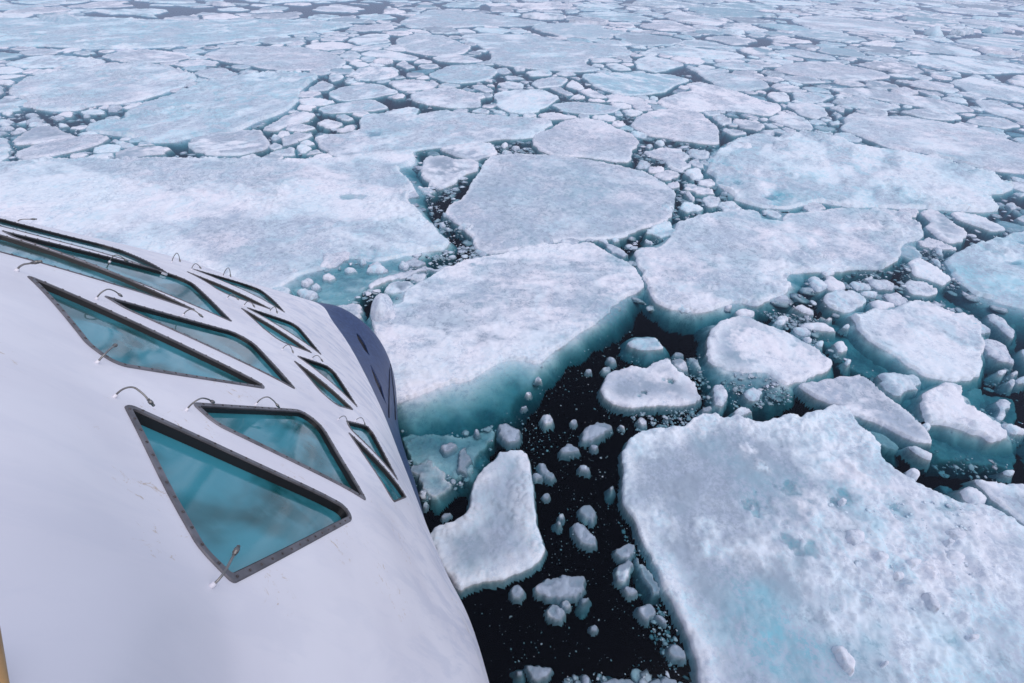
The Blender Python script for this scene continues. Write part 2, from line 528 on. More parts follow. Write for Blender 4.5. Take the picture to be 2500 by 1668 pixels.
def surf_uv(P):
    """hull point -> (row, column) grid coordinates, surface position and smooth normal"""
    h, fn, fi, dd = BV.find_nearest(Vector(P))
    i, j = divmod(int(fi), G.shape[1] - 1)
    A, B, C, D = G[i, j], G[i + 1, j], G[i + 1, j + 1], G[i, j + 1]
    u = v = .5
    h = np.array(h)
    for _ in range(6):
        S_ = A * (1 - u) * (1 - v) + B * u * (1 - v) + C * u * v + D * (1 - u) * v
        du = (B - A) * (1 - v) + (C - D) * v; dv = (D - A) * (1 - u) + (C - B) * u
        r = h - S_; M2 = np.array([[du @ du, du @ dv], [du @ dv, dv @ dv]])
        du_, dv_ = np.linalg.solve(M2 + np.eye(2) * 1e-9, np.array([du @ r, dv @ r]))
        u += du_; v += dv_
    u = min(1, max(0, u)); v = min(1, max(0, v))
    S_ = A * (1 - u) * (1 - v) + B * u * (1 - v) + C * u * v + D * (1 - u) * v
    NG = VNG; nn = NG[i, j] * (1 - u) * (1 - v) + NG[i + 1, j] * u * (1 - v) + NG[i + 1, j + 1] * u * v + NG[i, j + 1] * (1 - u) * v
    return np.array([i + u, j + v]), S_, nn / np.linalg.norm(nn)
VNG = VN.reshape(G.shape)

def in_poly(x, y, P):
    c = False; n = len(P)
    for k in range(n):
        a, b = P[k - 1], P[k]
        if (a[1] > y) != (b[1] > y) and x < (b[0] - a[0]) * (y - a[1]) / (b[1] - a[1]) + a[0]: c = not c
    return c

def smooth_hull_object(name, r0, r1, mat, holes, wear=True, parent=ship):
    """one skin with real openings; each hole is (loop on the hull, loop at the frame)"""
    from mathutils.geometry import delaunay_2d_cdt
    V = []; NV = []; UV = []; edges = []; loops = []
    for top, bot in holes:
        k0 = len(V); lp = []
        for p in top:
            uv, s_, n_ = surf_uv(p)
            V.append(s_); NV.append(n_); UV.append(uv)
        n = len(top); edges += [(k0 + i, k0 + (i + 1) % n) for i in range(n)]
        loops.append((k0, n, np.array(UV[k0:k0 + n])))
    for i in range(r0, r1 + 1):
        for j in range(G.shape[1]):
            ok = True
            for k0, n, L in loops:
                if L[:, 0].min() - 1 < i < L[:, 0].max() + 1 and L[:, 1].min() - 1 < j < L[:, 1].max() + 1:
                    if in_poly(i, j, L) or np.min(np.hypot(L[:, 0] - i, L[:, 1] - j)) < .12: ok = False; break
            if ok or i in (r0, r1) or j in (0, G.shape[1] - 1):
                V.append(G[i, j]); NV.append(VNG[i, j]); UV.append(np.array([i, j], float))
    co, ed, fa, ov, oe, of = delaunay_2d_cdt([Vector(p) for p in UV], edges, [], 0, 1e-5)
    V2 = []; N2 = []
    for k, src in enumerate(ov):
        if src: V2.append(V[src[0]]); N2.append(NV[src[0]])
        else:
            i, j = co[k]; i0 = min(int(i), G.shape[0] - 2); j0 = min(int(j), G.shape[1] - 2); u = i - i0; v = j - j0
            f = lambda A_: A_[i0, j0] * (1 - u) * (1 - v) + A_[i0 + 1, j0] * u * (1 - v) + A_[i0 + 1, j0 + 1] * u * v + A_[i0, j0 + 1] * (1 - u) * v
            V2.append(f(G)); N2.append(f(VNG))
    keep = []
    for f in fa:
        c = sum((Vector(co[k]) for k in f), Vector((0, 0))) / len(f)
        if not any(L[:, 0].min() < c[0] < L[:, 0].max() and L[:, 1].min() < c[1] < L[:, 1].max() and in_poly(c[0], c[1], L) for _, _, L in loops):
            a, b_, c_ = (np.array(V2[k]) for k in f[:3])
            nn = np.cross(b_ - a, c_ - a)
            keep.append(tuple(f) if nn @ N2[f[0]] * OUT > 0 else tuple(f)[::-1])
    nh = len(V2)
    for top, bot in holes:                       # painted reveal walls
        n = len(top); k0 = len(V2)
        for p in top: V2.append(surf_uv(p)[1]); N2.append(None)
        for p in bot: V2.append(np.array(p)); N2.append(None)
        keep += [(k0 + i, k0 + n + i, k0 + n + (i + 1) % n, k0 + (i + 1) % n) for i in range(n)]
    V2 = np.array(V2) - SHIP_LOC
    me = bpy.data.meshes.new(name); me.from_pydata([tuple(v) for v in V2], [], keep); me.materials.append(mat)
    me.polygons.foreach_set('use_smooth', np.ones(len(me.polygons), bool))
    nor = []
    for p in me.polygons:
        for li in p.loop_indices:
            vi = me.loops[li].vertex_index
            nor.append(tuple(N2[vi] * OUT) if vi < nh else tuple(p.normal))
    me.normals_split_custom_set(nor)
    if wear:
        w = np.clip((12.0 - V2[:, 2]) / 4.0, 0, 1)
        a = me.attributes.new('wear', 'FLOAT', 'POINT'); a.data.foreach_set('value', w.astype(np.float32))
    return link(bpy.data.objects.new(name, me), parent)
OUT = 1 if (VN * (Vall - np.array([-8, -2, 4.0]))).sum() > 0 else -1

# ---- windows
def round_poly(P, rads, seg=7):
    P = np.asarray(P, float); n = len(P); out = []
    for i in range(n):
        a, b, c = P[i - 1], P[i], P[(i + 1) % n]
        u = (a - b); lu = np.linalg.norm(u); u /= lu
        v = (c - b); lv = np.linalg.norm(v); v /= lv
        cosv = np.clip(np.dot(u, v), -1, 1); ang = math.acos(cosv)
        if ang > 3.05: out.append(b); continue
        t = min(rads[i] / math.tan(ang / 2), .42 * lu, .42 * lv); r = t * math.tan(ang / 2)
        cen = b + (u + v) / np.linalg.norm(u + v) * r / math.sin(ang / 2)
        s, e = b + u * t - cen, b + v * t - cen
        a0 = math.atan2(s[1], s[0]); a1 = math.atan2(e[1], e[0])
        da = (a1 - a0 + math.pi) % (2 * math.pi) - math.pi
        for k in range(seg + 1):
            a_ = a0 + da * k / seg
            out.append(cen + r * np.array([math.cos(a_), math.sin(a_)]))
    return np.array(out)

def inset_poly(P, w):
    P = np.asarray(P, float); n = len(P)
    area = .5 * sum(P[i - 1][0] * P[i][1] - P[i][0] * P[i - 1][1] for i in range(n))
    s = 1 if area > 0 else -1
    out = []
    for i in range(n):
        a, b, c = P[i - 1], P[i], P[(i + 1) % n]
        d1 = (b - a) / np.linalg.norm(b - a); d2 = (c - b) / np.linalg.norm(c - b)
        n1 = s * np.array([-d1[1], d1[0]]); n2 = s * np.array([-d2[1], d2[0]])
        m_ = n1 + n2; k = 2 * w / max(1e-3, (m_ @ m_)); k = min(k, w * 9)
        out.append(b + m_ * k)
    return np.array(out)

def ring_mesh(name, loops, mat, parent, M, closed_cap=None, smooth=False):
    """loops: list of (Nx3 local) loops bridged in turn; M maps local plane coords to ship-local space"""
    n = len(loops[0]); V = []; F = []
    for L in loops: V += [tuple(M @ Vector(p)) for p in L]
    for k in range(len(loops) - 1):
        for i in range(n):
            j = (i + 1) % n
            F.append((k * n + i, k * n + j, (k + 1) * n + j, (k + 1) * n + i))
    if closed_cap is not None: F.append(tuple(range(closed_cap * n, closed_cap * n + n)))
    me = bpy.data.meshes.new(name); me.from_pydata(V, [], F); me.materials.append(mat)
    bm = bmesh.new(); bm.from_mesh(me); bmesh.ops.recalc_face_normals(bm, faces=bm.faces); bm.to_mesh(me); bm.free()
    o = bpy.data.objects.new(name, me)
    return link(o, parent)

def with_z(P, z): return [(p[0], p[1], z) for p in P]

cut_up, cut_low, windows = [], [], []
def window(px, rad, fw=.075, kind='window', depth=.02, low=False, label=None, gask=.035):
    pts = []; nors = []; fw *= .62
    for q in px:
        h, n_ = cast(q); pts.append(h); nors.append(n_)
    pts = np.array(pts) - SHIP_LOC
    c = pts.mean(0)
    u_, s_, vt = np.linalg.svd(pts - c)
    nrm = vt[2]
    if np.dot(nrm, np.mean(nors, 0)) < 0: nrm = -nrm
    zz = np.array([0, 0, 1.0]); X = np.cross(zz, nrm); X /= np.linalg.norm(X); Y = np.cross(nrm, X)
    off = ((pts - c) @ nrm)
    # highest hull point inside the outline decides how deep the flat window sits
    pl = c + nrm * (off.min() - depth)
    M = Matrix(((X[0], Y[0], nrm[0], pl[0]), (X[1], Y[1], nrm[1], pl[1]), (X[2], Y[2], nrm[2], pl[2]), (0, 0, 0, 1)))
    # lay the outline on the window plane along the view rays
    P2 = []
    o = np.array([0, 0, CAM_H]) - SHIP_LOC
    for p in pts:
        d = p - o; t = ((pl - o) @ nrm) / (d @ nrm); q = o + d * t
        P2.append(((q - pl) @ X, (q - pl) @ Y))
    outer = round_poly(P2, rad)
    SL = Vector(SHIP_LOC); nv = Vector(nrm)
    def on(p, dz):
        """window-plane point laid on the curved shell, dz outwards"""
        q = M @ Vector((p[0], p[1], 0)) + SL
        h, n_, i_, d_ = BV.ray_cast(q + nv * .8, -nv, 1.8)
        if h is None: h, n_, i_, d_ = BV.find_nearest(q)
        if h is None: raise RuntimeError('no hull under %r' % (p,))
        return h + nv * dz - SL
    def loops_obj(name, loops, mat, parent, cap=False, smooth=False):
        n = len(loops[0][0]); V = []; F = []
        for P_, z_ in loops: V += [tuple(on(p, z_)) for p in P_]
        for k in range(len(loops) - 1):
            F += [(k * n + i, k * n + (i + 1) % n, (k + 1) * n + (i + 1) % n, (k + 1) * n + i) for i in range(n)]
        if cap:
            V.append(tuple(on(np.mean(loops[-1][0], 0), loops[-1][1]))); k = (len(loops) - 1) * n
            F += [(k + i, k + (i + 1) % n, len(V) - 1) for i in range(n)]
        me = bpy.data.meshes.new(name); me.from_pydata(V, [], F); me.materials.append(mat)
        bm = bmesh.new(); bm.from_mesh(me); bmesh.ops.recalc_face_normals(bm, faces=bm.faces)
        f = max(bm.faces, key=lambda f: abs(f.normal.dot(nv)) * f.calc_area())
        if f.normal.dot(nv) < 0: bmesh.ops.reverse_faces(bm, faces=bm.faces)
        for f in bm.faces: f.smooth = smooth
        bm.to_mesh(me); bm.free()
        return link(bpy.data.objects.new(name, me), parent)
    def dense(P_, ds=.18):
        P_ = np.asarray(P_, float); out = []
        for i in range(len(P_)):
            a, b_ = P_[i], P_[(i + 1) % len(P_)]; m_ = max(1, int(np.linalg.norm(b_ - a) / ds))
            out += [a + (b_ - a) * t / m_ for t in range(m_)]
        return np.array(out), None
    def dense_pair(A_, B_, ds=.18):
        oa, ob = [], []
        for i in range(len(A_)):
            j = (i + 1) % len(A_)
            if np.linalg.norm(A_[j] - A_[i]) < 1e-4: continue
            m_ = max(1, int(np.linalg.norm(A_[j] - A_[i]) / ds))
            for t in range(m_):
                oa.append(A_[i] + (A_[j] - A_[i]) * t / m_); ob.append(B_[i] + (B_[j] - B_[i]) * t / m_)
        return np.array(oa), np.array(ob)
    P2i = inset_poly(P2, fw if kind == 'window' else .02)
    inner = round_poly(P2i, [max(.03, r - fw) for r in rad])
    if len(inner) != len(outer): raise RuntimeError('loop')
    outer, inner = dense_pair(outer, inner)
    hole = outer
    (cut_low if low else cut_up).append(([np.array(on(p, 0) + SL) for p in hole], [np.array(on(p, -.04) + SL) for p in hole]))
    if kind != 'window':
        return loops_obj(kind, [(hole, -.03), (outer, -.06), (inner, -.10)], DARK, ship, cap=True)
    fr = loops_obj('window', [(outer, -.03), (outer, .004), (outer + (inner - outer) * .08, .012), (inner, .012), (inner, -.02)], FRAME, ship)
    if label: fr['label'] = label
    gk = inner + (inner - outer) * (.012 / fw)
    loops_obj('gasket', [(inner, -.004), (gk, -.004), (gk + (gk - inner) * .3, -.02 - gask)], RUBBER, fr)
    cen = gk.mean(0)
    loops_obj('pane', [(cen + (inner - cen) * f_, -.018 - gask) for f_ in (1.0, .8, .6, .4, .2)], GLASS, fr, cap=True, smooth=True)
    # bolts along the frame
    mid = [(np.array(a) + np.array(b)) / 2 for a, b in zip(outer, inner)]
    V = []; F = []
    L = 0
    for i in range(len(mid)):
        a, b = mid[i], mid[(i + 1) % len(mid)]
        l = np.linalg.norm(b - a)
        while L < l:
            p = a + (b - a) * (L / l); k0 = len(V); base = on(p, .012)
            for zz_, rr in ((.0, .010), (.007, .008)):
                for k in range(6):
                    V.append(tuple(base + M.to_3x3() @ Vector((rr * math.cos(k * 1.047), rr * math.sin(k * 1.047), zz_))))
            F += [(k0 + k, k0 + (k + 1) % 6, k0 + 6 + (k + 1) % 6, k0 + 6 + k) for k in range(6)] + [tuple(k0 + 6 + k for k in range(6))]
            L += .14
        L -= l
    me = bpy.data.meshes.new('bolts'); me.from_pydata(V, [], F); me.materials.append(BOLT)
    tag(link(bpy.data.objects.new('bolts', me), fr), kind='stuff')
    windows.append(fr)
    return fr

R = .09
window([(285, 988), (872, 1270), (561, 1436), (468, 1362)], [.08, .13, .05, .30], .08, gask=.05, label='largest window, nearest, triangular dark teal glass')
window([(460, 987), (762, 1008), (892, 1230), (515, 1045)], [.08, .28, .05, .25], .085, gask=.035)
window([(56, 675), (664, 959), (276, 898), (203, 850)], [.05, .10, .5, .4], .07, gask=.035)
window([(245, 723), (598, 823), (721, 958), (300, 762)], [.06, .30, .06, .2], .07, gask=.03)
window([(-90, 555), (0, 587), (489, 773), (340, 727), (0, 627), (-90, 600)], [.1, 0, .05, .5, 0, .1], .035, gask=.035)
window([(0, 566), (120, 602), (449, 697), (567, 791), (300, 699), (28, 590)], [.05, 0, .30, .06, 0, .2], .04, gask=.035)
window([(-90, 512), (0, 537), (276, 609), (411, 674), (215, 620), (-90, 538)], [.1, 0, .3, .05, 0, .1], .03, gask=.03)
window([(842, 1029), (899, 1044), (970, 1177), (850, 1052)], [.04, .15, .03, .12], .05, gask=.035)
window([(843, 1056), (990, 1217), (957, 1231)], [.03, .05, .08], .03, gask=.035)
window([(719, 869), (809, 900), (874, 1000)], [.05, .18, .04], .045, gask=.035)
window([(711, 881), (862, 1005), (803, 990)], [.03, .05, .3], .035, gask=.035)
window([(594, 750), (723, 794), (786, 871)], [.05, .2, .04], .045, gask=.035)
window([(582, 752), (763, 867), (680, 836), (640, 805)], [.03, .04, .2, .3], .035, gask=.035)
window([(466, 657), (630, 705), (697, 768)], [.04, .22, .04], .04, gask=.035)
window([(452, 664), (664, 761), (542, 720)], [.02, .03, .3], .03, gask=.04)
window([(868, 814), (875, 820), (888, 840), (903, 872), (888, 857), (873, 831)], [.05] * 6, kind='anchor_pocket', low=True)
window([(900, 888), (910, 908), (928, 945), (944, 992), (930, 968), (914, 932)], [.05] * 6, kind='anchor_pocket', low=True)

hull = smooth_hull_object('hull', 0, PAINT_ROW, WHITE, cut_up)
prow = smooth_hull_object('prow', PAINT_ROW, (NR - 1) * NS, BLUE, cut_low, wear=False)
prow['label'] = 'dark blue painted lower bow with stem and anchor pockets'

# ---- tubes
def tube(name, pts, rad, mat, parent, sides=8, cap=True):
    pts = [np.array(p, float) for p in pts]; n = len(pts)
    if not hasattr(rad, '__len__'): rad = [rad] * n
    V = []; F = []
    ref = np.array([.3, .2, .93])
    for i, p in enumerate(pts):
        t = pts[min(i + 1, n - 1)] - pts[max(i - 1, 0)]; t /= np.linalg.norm(t) + 1e-9
        a = np.cross(t, ref); a /= np.linalg.norm(a) + 1e-9; b = np.cross(t, a)
        for k in range(sides):
            w = 2 * math.pi * k / sides
            V.append(tuple(p + rad[i] * (a * math.cos(w) + b * math.sin(w))))
    for i in range(n - 1):
        for k in range(sides):
            l = (k + 1) % sides
            F.append((i * sides + k, i * sides + l, (i + 1) * sides + l, (i + 1) * sides + k))
    if cap: F += [tuple(range(sides))[::-1], tuple(range((n - 1) * sides, n * sides))]
    me = bpy.data.meshes.new(name); me.from_pydata(V, [], F); me.materials.append(mat)
    me.polygons.foreach_set('use_smooth', np.ones(len(me.polygons), bool))
    return link(bpy.data.objects.new(name, me), parent)

def nozzle(crop, a, b, arch, scale=1.0):
    """bent washer pipe from hull point a to its fitting over point b"""
    A, na = cast(cpx(crop, [a])[0]); B, nb = cast(cpx(crop, [b])[0])
    A = A - SHIP_LOC; B = B - SHIP_LOC
    n_ = (na + nb); n_ /= np.linalg.norm(n_)
    L = np.linalg.norm(B - A); h = arch * L
    B = B + n_ * .06 * scale
    ctrl = np.array([A - n_ * .05, A + n_ * h * .75, A + (B - A) * .22 + n_ * h * 1.25, A + (B - A) * .62 + n_ * h * .85, B + n_ * .02])
    pts = list(cr(ctrl, 5))
    d = (pts[-1] - pts[-2]); d /= np.linalg.norm(d)
    scale *= .34; r = .013 * scale
    o = tube('washer_pipe', pts, r, STEEL, ship)
    e = pts[-1]
    tube('fitting', [e - d * .03 * scale, e + d * .0, e + d * .001, e + d * .05 * scale, e + d * .052 * scale, e + d * .09 * scale, e + d * .10 * scale],
         [r * 1.6, r * 1.6, r * 2.2, r * 2.2, r * 1.5, r * 1.5, r * .8], STEEL, o)
    tube('flange', [A - n_ * .01, A + n_ * .025], [r * 2.4, r * 1.8], WHITE, o)
for a, b, ar, sc in [((655, 1105), (790, 1195), .45, 1.5), ((1068, 1180), (1165, 1185), .4, 1.5), ((1467, 1147), (1550, 1192), .5, 1.5),
                     ((95, 380), (150, 405), .5, 2.0), ((552, 542), (650, 565), .4, 1.6), ((1050, 636), (1118, 672), .5, 1.7),
                     ((628, 330), (698, 356), .6, 1.8), ((100, 104), (172, 124), .25, 2.0), 
                     ((985, 330), (1020, 350), .4, 2.0), ((1278, 412), (1310, 432), .5, 2.0), ((1098, 372), (1135, 390), .4, 2.0),
                     ((1303, 540), (1342, 568), .4, 1.8), ((1398, 582), (1435, 608), .5, 1.8), ((1545, 616), (1570, 640), .5, 1.8),
                     ((1618, 832), (1655, 870), .4, 1.6), ((1788, 885), (1822, 915), .5, 1.6),
                     ((1938, 1234), (1966, 1278), .4, 1.3), ((2038, 1240), (2066, 1278), .5, 1.3)]:
    nozzle('A', a, b, ar, sc)
nozzle('B', (1212, 1015), (1243, 915), .25, 1.6)
nozzle('A', (555, 908), (600, 875), .3, 1.6)

# weld seams of the stem bar
def on_prow(px, off=.012):
    out = []
    for q in px:
        h, n_ = cast(q); out.append(h + n_ * off - SHIP_LOC)
    return out
tube('stem_seam', on_prow([(953, 872), (951, 905), (950, 945), (949, 985), (949, 1020)]), .018, DARK, ship, 6)
tube('stem_seam', on_prow([(953, 890), (957, 925), (961, 960), (964, 995), (965, 1025)]), .018, DARK, ship, 6)
# varnished rail at the camera's elbow
_w = at_z([(-34, 1540), (-15, 1668), (-2, 1760)], CAM_H - 1.25)
tube('handrail', [p - SHIP_LOC for p in _w], .022, WOOD, ship, 12)
# ------------------------------------------------------------------ ice: traced outlines (crop ; options ; outline ; label ; short name used as a landmark)
FLOES = []
def F(crop, opts, pts, label=None, anchor=None, under=None, spots=None):
    FLOES.append(dict(crop=crop, o=opts, pts=pp(pts), label=label, anchor=anchor, under=pp(under) if under else None, spots=spots or []))

F('Z', dict(h=.55, amp=.25, lump=.35, lw=1.5, grime=.12, tone=0.35), '-300,385 0,372 130,365 430,362 660,366 790,363 860,355 948,346 955,360 945,378 915,385 935,408 948,420 958,440 930,455 955,475 965,490 985,510 1010,535 1032,555 1012,572 958,580 900,590 860,596 800,588 740,618 690,625 640,655 560,690 300,760 -300,800',
  'largest floe on the left, snow white, with blue melt pools, passing behind the ship', 'the big floe behind the ship',
  under='-300,370 0,362 130,358 430,352 660,358 860,352 960,342 985,440 990,500 1045,560 1010,590 930,625 850,650 760,690 700,700 560,720 300,790 -300,830',
  spots=[(790, 452, 34, .45), (830, 455, 20, .3), (720, 470, 40, .18), (940, 400, 14, .5), (40, 520, 40, .25), (780, 606, 40, .5), (850, 600, 30, .4)])
F('Z', dict(h=.5, amp=.2, lump=.14, lw=.5, grime=.45, tone=0.3), '1130,358 1180,354 1290,358 1400,375 1480,395 1530,425 1550,440 1552,465 1545,490 1530,505 1490,520 1440,540 1380,550 1300,548 1240,560 1180,575 1110,580 1090,570 1082,545 1060,525 1035,505 1018,488 1030,470 1055,460 1075,430 1095,400 1110,375',
  'broad rounded floe in mid-view with a pale blue centre and crumbled near edge', 'the broad mid-view floe', spots=[(1320, 440, 120, .12), (1380, 455, 40, .1)])
F('F', dict(h=.7, amp=.2, lump=.16, lw=1, grime=.3, tone=0.2), '180,560 200,500 400,390 500,340 620,310 800,280 900,240 1100,230 1270,215 1340,250 1420,290 1500,340 1550,400 1580,460 1550,500 1450,540 1400,570 1380,620 1280,690 1150,770 1050,850 960,900 860,880 760,900 640,960 560,1000 430,1030 330,1060 230,1100 120,1150 80,900 40,760 20,700 0,640',
  'thick floe touching the dark blue stem, its teal underwater foot showing on the right', 'the floe at the ship stem',
  under='-50,600 400,370 800,260 1270,205 1500,330 1590,450 1560,560 1430,700 1300,770 1170,860 1050,940 1000,1010 910,1090 840,1180 720,1280 520,1330 200,1340 100,1150', spots=[(380, 985, 60, .1)])
F('G', dict(h=.55, amp=.22, lump=.3, lw=1, grime=.15, tone=0.3), '360,100 450,75 560,50 700,30 830,45 860,80 970,100 1000,50 1150,35 1280,20 1450,25 1560,35 1680,60 1700,90 1750,110 1770,160 1740,200 1680,200 1640,260 1640,310 1590,340 1500,370 1400,370 1200,385 1080,380 950,400 1030,460 950,510 880,545 800,580 700,560 620,580 480,620 400,610 310,590 250,560 200,480 150,400 130,330 115,260 160,240 240,235 300,210 350,150',
  'wide white floe right of centre with rubble and a teal foot along its near side', 'the wide white floe right of centre',
  under='340,90 700,15 1000,20 1450,10 1700,60 1790,160 1760,300 1640,350 1400,400 1100,420 1140,480 1030,570 830,610 620,660 450,700 300,660 235,600 190,500 110,330 105,250 230,225', spots=[(900, 90, 60, .2), (430, 480, 60, .15)])
F('E', dict(h=.6, amp=.3, lump=.4, lw=1.5, grime=.12, tone=0.6), '630,850 720,790 850,760 940,790 1050,755 1170,770 1310,790 1350,820 1500,850 1700,870 1850,900 2000,950 2150,1000 2280,1070 2250,1110 2130,1110 2190,1170 2235,1210 2100,1215 1950,1210 1750,1195 1400,1180 1150,1150 1110,1160 1000,1190 850,1185 690,1140 700,1120 600,1050 540,980 530,910 600,860',
  'long pale floe on the upper right, edged with bright cyan on its left tip', 'the long cyan-tipped floe',
  under='600,830 850,740 1170,755 1500,835 2000,935 2300,1070 2150,1130 2260,1215 1750,1215 1150,1170 800,1215 640,1160 560,1060 480,980 490,910', spots=[(560, 930, 60, .5), (640, 1040, 70, .4), (920, 1145, 60, .5)])
F('E', dict(h=.55, amp=.3, lump=.2, lw=.8, grime=.08, tone=0.3), '1290,730 1330,660 1380,640 1500,670 1640,660 1800,690 2000,720 2200,770 2350,830 2600,900 2600,1010 2350,990 2200,980 2050,950 1900,900 1750,870 1550,840 1380,770',
  'large smooth floe at the right edge, behind the long cyan-tipped floe', 'the smooth floe at the right edge', spots=[(1500, 835, 50, .3), (1900, 910, 60, .25)])
F('I', dict(h=.32, amp=.12, lump=.2, lw=.5, grime=.5, thin=1, rim=.22, ud=.9, tone=0.5), '65,370 50,300 60,240 100,150 200,110 400,95 490,35 560,30 640,55 700,25 780,65 860,75 1000,25 1080,35 1250,-20 1340,5 1400,85 1480,155 1540,200 1530,260 1600,330 1700,400 1850,470 1980,520 2060,540 2150,540 2200,580 2350,670 2600,800 2900,1100 2900,1900 640,1900 570,1700 500,1567 470,1450 400,1250 330,1100 270,1000 240,900 190,800 130,680 60,550 50,460',
  'huge flat grey-blue floe filling the bottom right corner, with small melt pools', 'the huge bottom-right floe',
  under='30,380 20,300 40,200 120,120 400,70 640,30 760,40 1000,0 1340,-20 1420,60 1560,160 1760,250 1900,350 1980,420 2160,530 2400,680 2900,1050 2900,1900 600,1900 520,1680 440,1450 370,1250 300,1100 235,980 180,850 110,700 40,560 20,450',
  spots=[(450, 330, 330, 2.3), (900, 420, 220, 2.2), (300, 640, 180, 2.0), (650, 560, 280, 1.9), (150, 500, 130, 1.9), (760, 1500, 260, 1.5), (820, 1250, 190, .17), (1350, 1260, 150, .2), (700, 1150, 180, .2), (500, 1450, 160, .2), (1000, 1450, 200, .24), (300, 620, 120, -.6), (180, 150, 90, -1), (330, 125, 110, -1), (520, 60, 90, -1), (700, 70, 90, -1), (860, 110, 90, -.9), (1020, 90, 130, -1), (1180, 60, 150, -1), (1300, 160, 160, -1), (1200, 280, 150, -.9),
         (740, 230, 45, -.8), (830, 330, 40, -.6), (1150, 560, 120, -.8), (950, 660, 90, -.6), (700, 800, 200, -.6), (1250, 850, 220, -.6), (1600, 800, 220, -.65), (2000, 750, 240, -.75), (1700, 1050, 260, -.6), (2150, 1000, 280, -.7), (1300, 1050, 200, -.4), (1900, 1400, 260, -.5), (1450, 420, 130, -.8), (2100, 620, 120, -.8),
         (810, 570, 60, .5), (1060, 780, 80, .45), (1310, 490, 60, .4), (1740, 330, 110, .42), (1880, 430, 90, .42), (1950, 560, 70, .35), (1620, 560, 50, .3), (1920, 1330, 45, .4), (1000, 450, 60, .3)])
F('H', dict(h=.4, amp=.1, lump=.05, lw=.25, grime=.75, rim=.12, ud=.95, thr=.28), '740,240 880,225 920,260 925,360 940,400 955,560 962,650 1010,810 1000,850 940,910 860,930 760,980 620,1010 520,1045 485,1040 440,940 340,720 390,660 480,650 560,590 590,500 600,400 660,340 730,290',
  'flat grey axe-shaped floe alone in black water close beside the hull', 'the axe-shaped floe',
  under='730,230 890,215 935,260 945,400 975,650 1025,810 1020,860 1000,930 900,970 780,1010 600,1040 480,1050 330,720 380,650 470,635 545,580 575,490 590,390 620,300')
F('F', dict(h=.3, amp=.12, lump=.04, lw=.2, grime=1.0, rim=.2, ud=.9, thr=.2), '1325,1050 1370,980 1480,920 1590,930 1620,900 1720,885 1780,950 1850,1010 1925,1110 1860,1140 1700,1150 1560,1160 1450,1165 1370,1110',
  'shield-shaped floe with dark holes and a raised white rim in black water', 'the shield-shaped floe', spots=[(1580, 1080, 12, .6), (1735, 1015, 17, .6), (1555, 1102, 9, .5), (1690, 1000, 9, .5)])
F('F', dict(h=.3, amp=.06, lump=.02, lw=.4, grime=.3, rim=.2), '1480,790 1540,765 1640,765 1695,820 1660,830 1560,832 1500,815',
  'small oval floe with a raised rim at the head of the black channel', 'the small oval floe', under='1470,790 1540,755 1645,760 1710,820 1690,870 1600,890 1510,870')
F('G', dict(h=.4, amp=.14, lump=.08, lw=.6, grime=.5, rim=.22), '560,710 690,635 740,635 850,680 980,730 1080,780 1160,830 1265,900 1240,950 1100,1000 1010,1030 950,1010 870,960 780,960 690,960 540,900 520,850 540,770',
  'raised-rim floe with a grey puddled middle and wide teal shelf below it', 'the puddled floe',
  under='530,680 640,640 740,625 1080,765 1280,900 1250,970 1060,1040 1010,1110 900,1170 760,1170 690,1195 620,1130 550,1030 510,900 505,800')
F('G', dict(h=.45, amp=.12, lump=.16, lw=.5, grime=.7), '1060,1040 1150,1000 1300,985 1400,980 1480,1010 1560,1100 1700,1200 1790,1290 1830,1370 1740,1360 1560,1280 1340,1180 1200,1120 1110,1080',
  'narrow floe slanting down to the right just above the huge bottom-right floe', 'the slanting narrow floe')
F('G', dict(h=.55, amp=.16, lump=.5, lw=.6, grime=.2), '1350,620 1420,640 1500,605 1600,600 1680,560 1740,550 1880,590 1950,620 2050,640 2100,700 2130,800 2120,870 2120,930 2100,980 2040,1000 1900,1010 1780,990 1700,930 1600,860 1480,790 1390,710',
  'lumpy rubble-covered floe at right, made of refrozen blocks', 'the lumpy rubble floe',
  under='1290,600 1500,590 1740,530 2000,610 2140,700 2150,950 2120,1010 1900,1060 1700,1010 1560,930 1420,830 1330,740')
F('G', dict(h=.45, amp=.06, lump=.05, lw=.3, grime=.1), '1200,510 1280,490 1400,500 1460,545 1400,600 1330,625 1240,590 1200,550', 'smooth white lozenge floe touching the upper left corner of the lumpy rubble floe')
F('G', dict(h=.55, amp=.12, lump=.3, lw=.7, grime=.35), '1760,1150 1780,1080 1850,1030 1930,1018 1980,1040 2010,1130 2100,1190 2200,1260 2280,1330 2180,1355 2060,1310 1930,1280 1850,1250 1800,1250',
  'boot-shaped floe with a tall snowy hump at its upper end, lower right', 'the boot-shaped floe', under='1750,1140 1770,1060 1930,1000 2030,1110 2240,1250 2320,1340 2280,1410 2080,1420 1900,1350 1830,1290')
F('G', dict(h=.4, amp=.12, lump=.1, lw=.6, grime=.5, rim=.15), '1735,35 1830,30 1900,60 1960,110 2035,160 2010,210 1940,225 1860,200 1790,130 1800,90', 'hooked floe with a grey puddled centre, right of the wide white floe')
F('G', dict(h=.35, amp=.1, lump=.1, lw=.5, grime=.3), '1925,45 2000,40 2100,60 2200,110 2240,140 2170,150 2060,110 1960,80', 'thin tapering floe just below the tail of the long cyan-tipped floe')
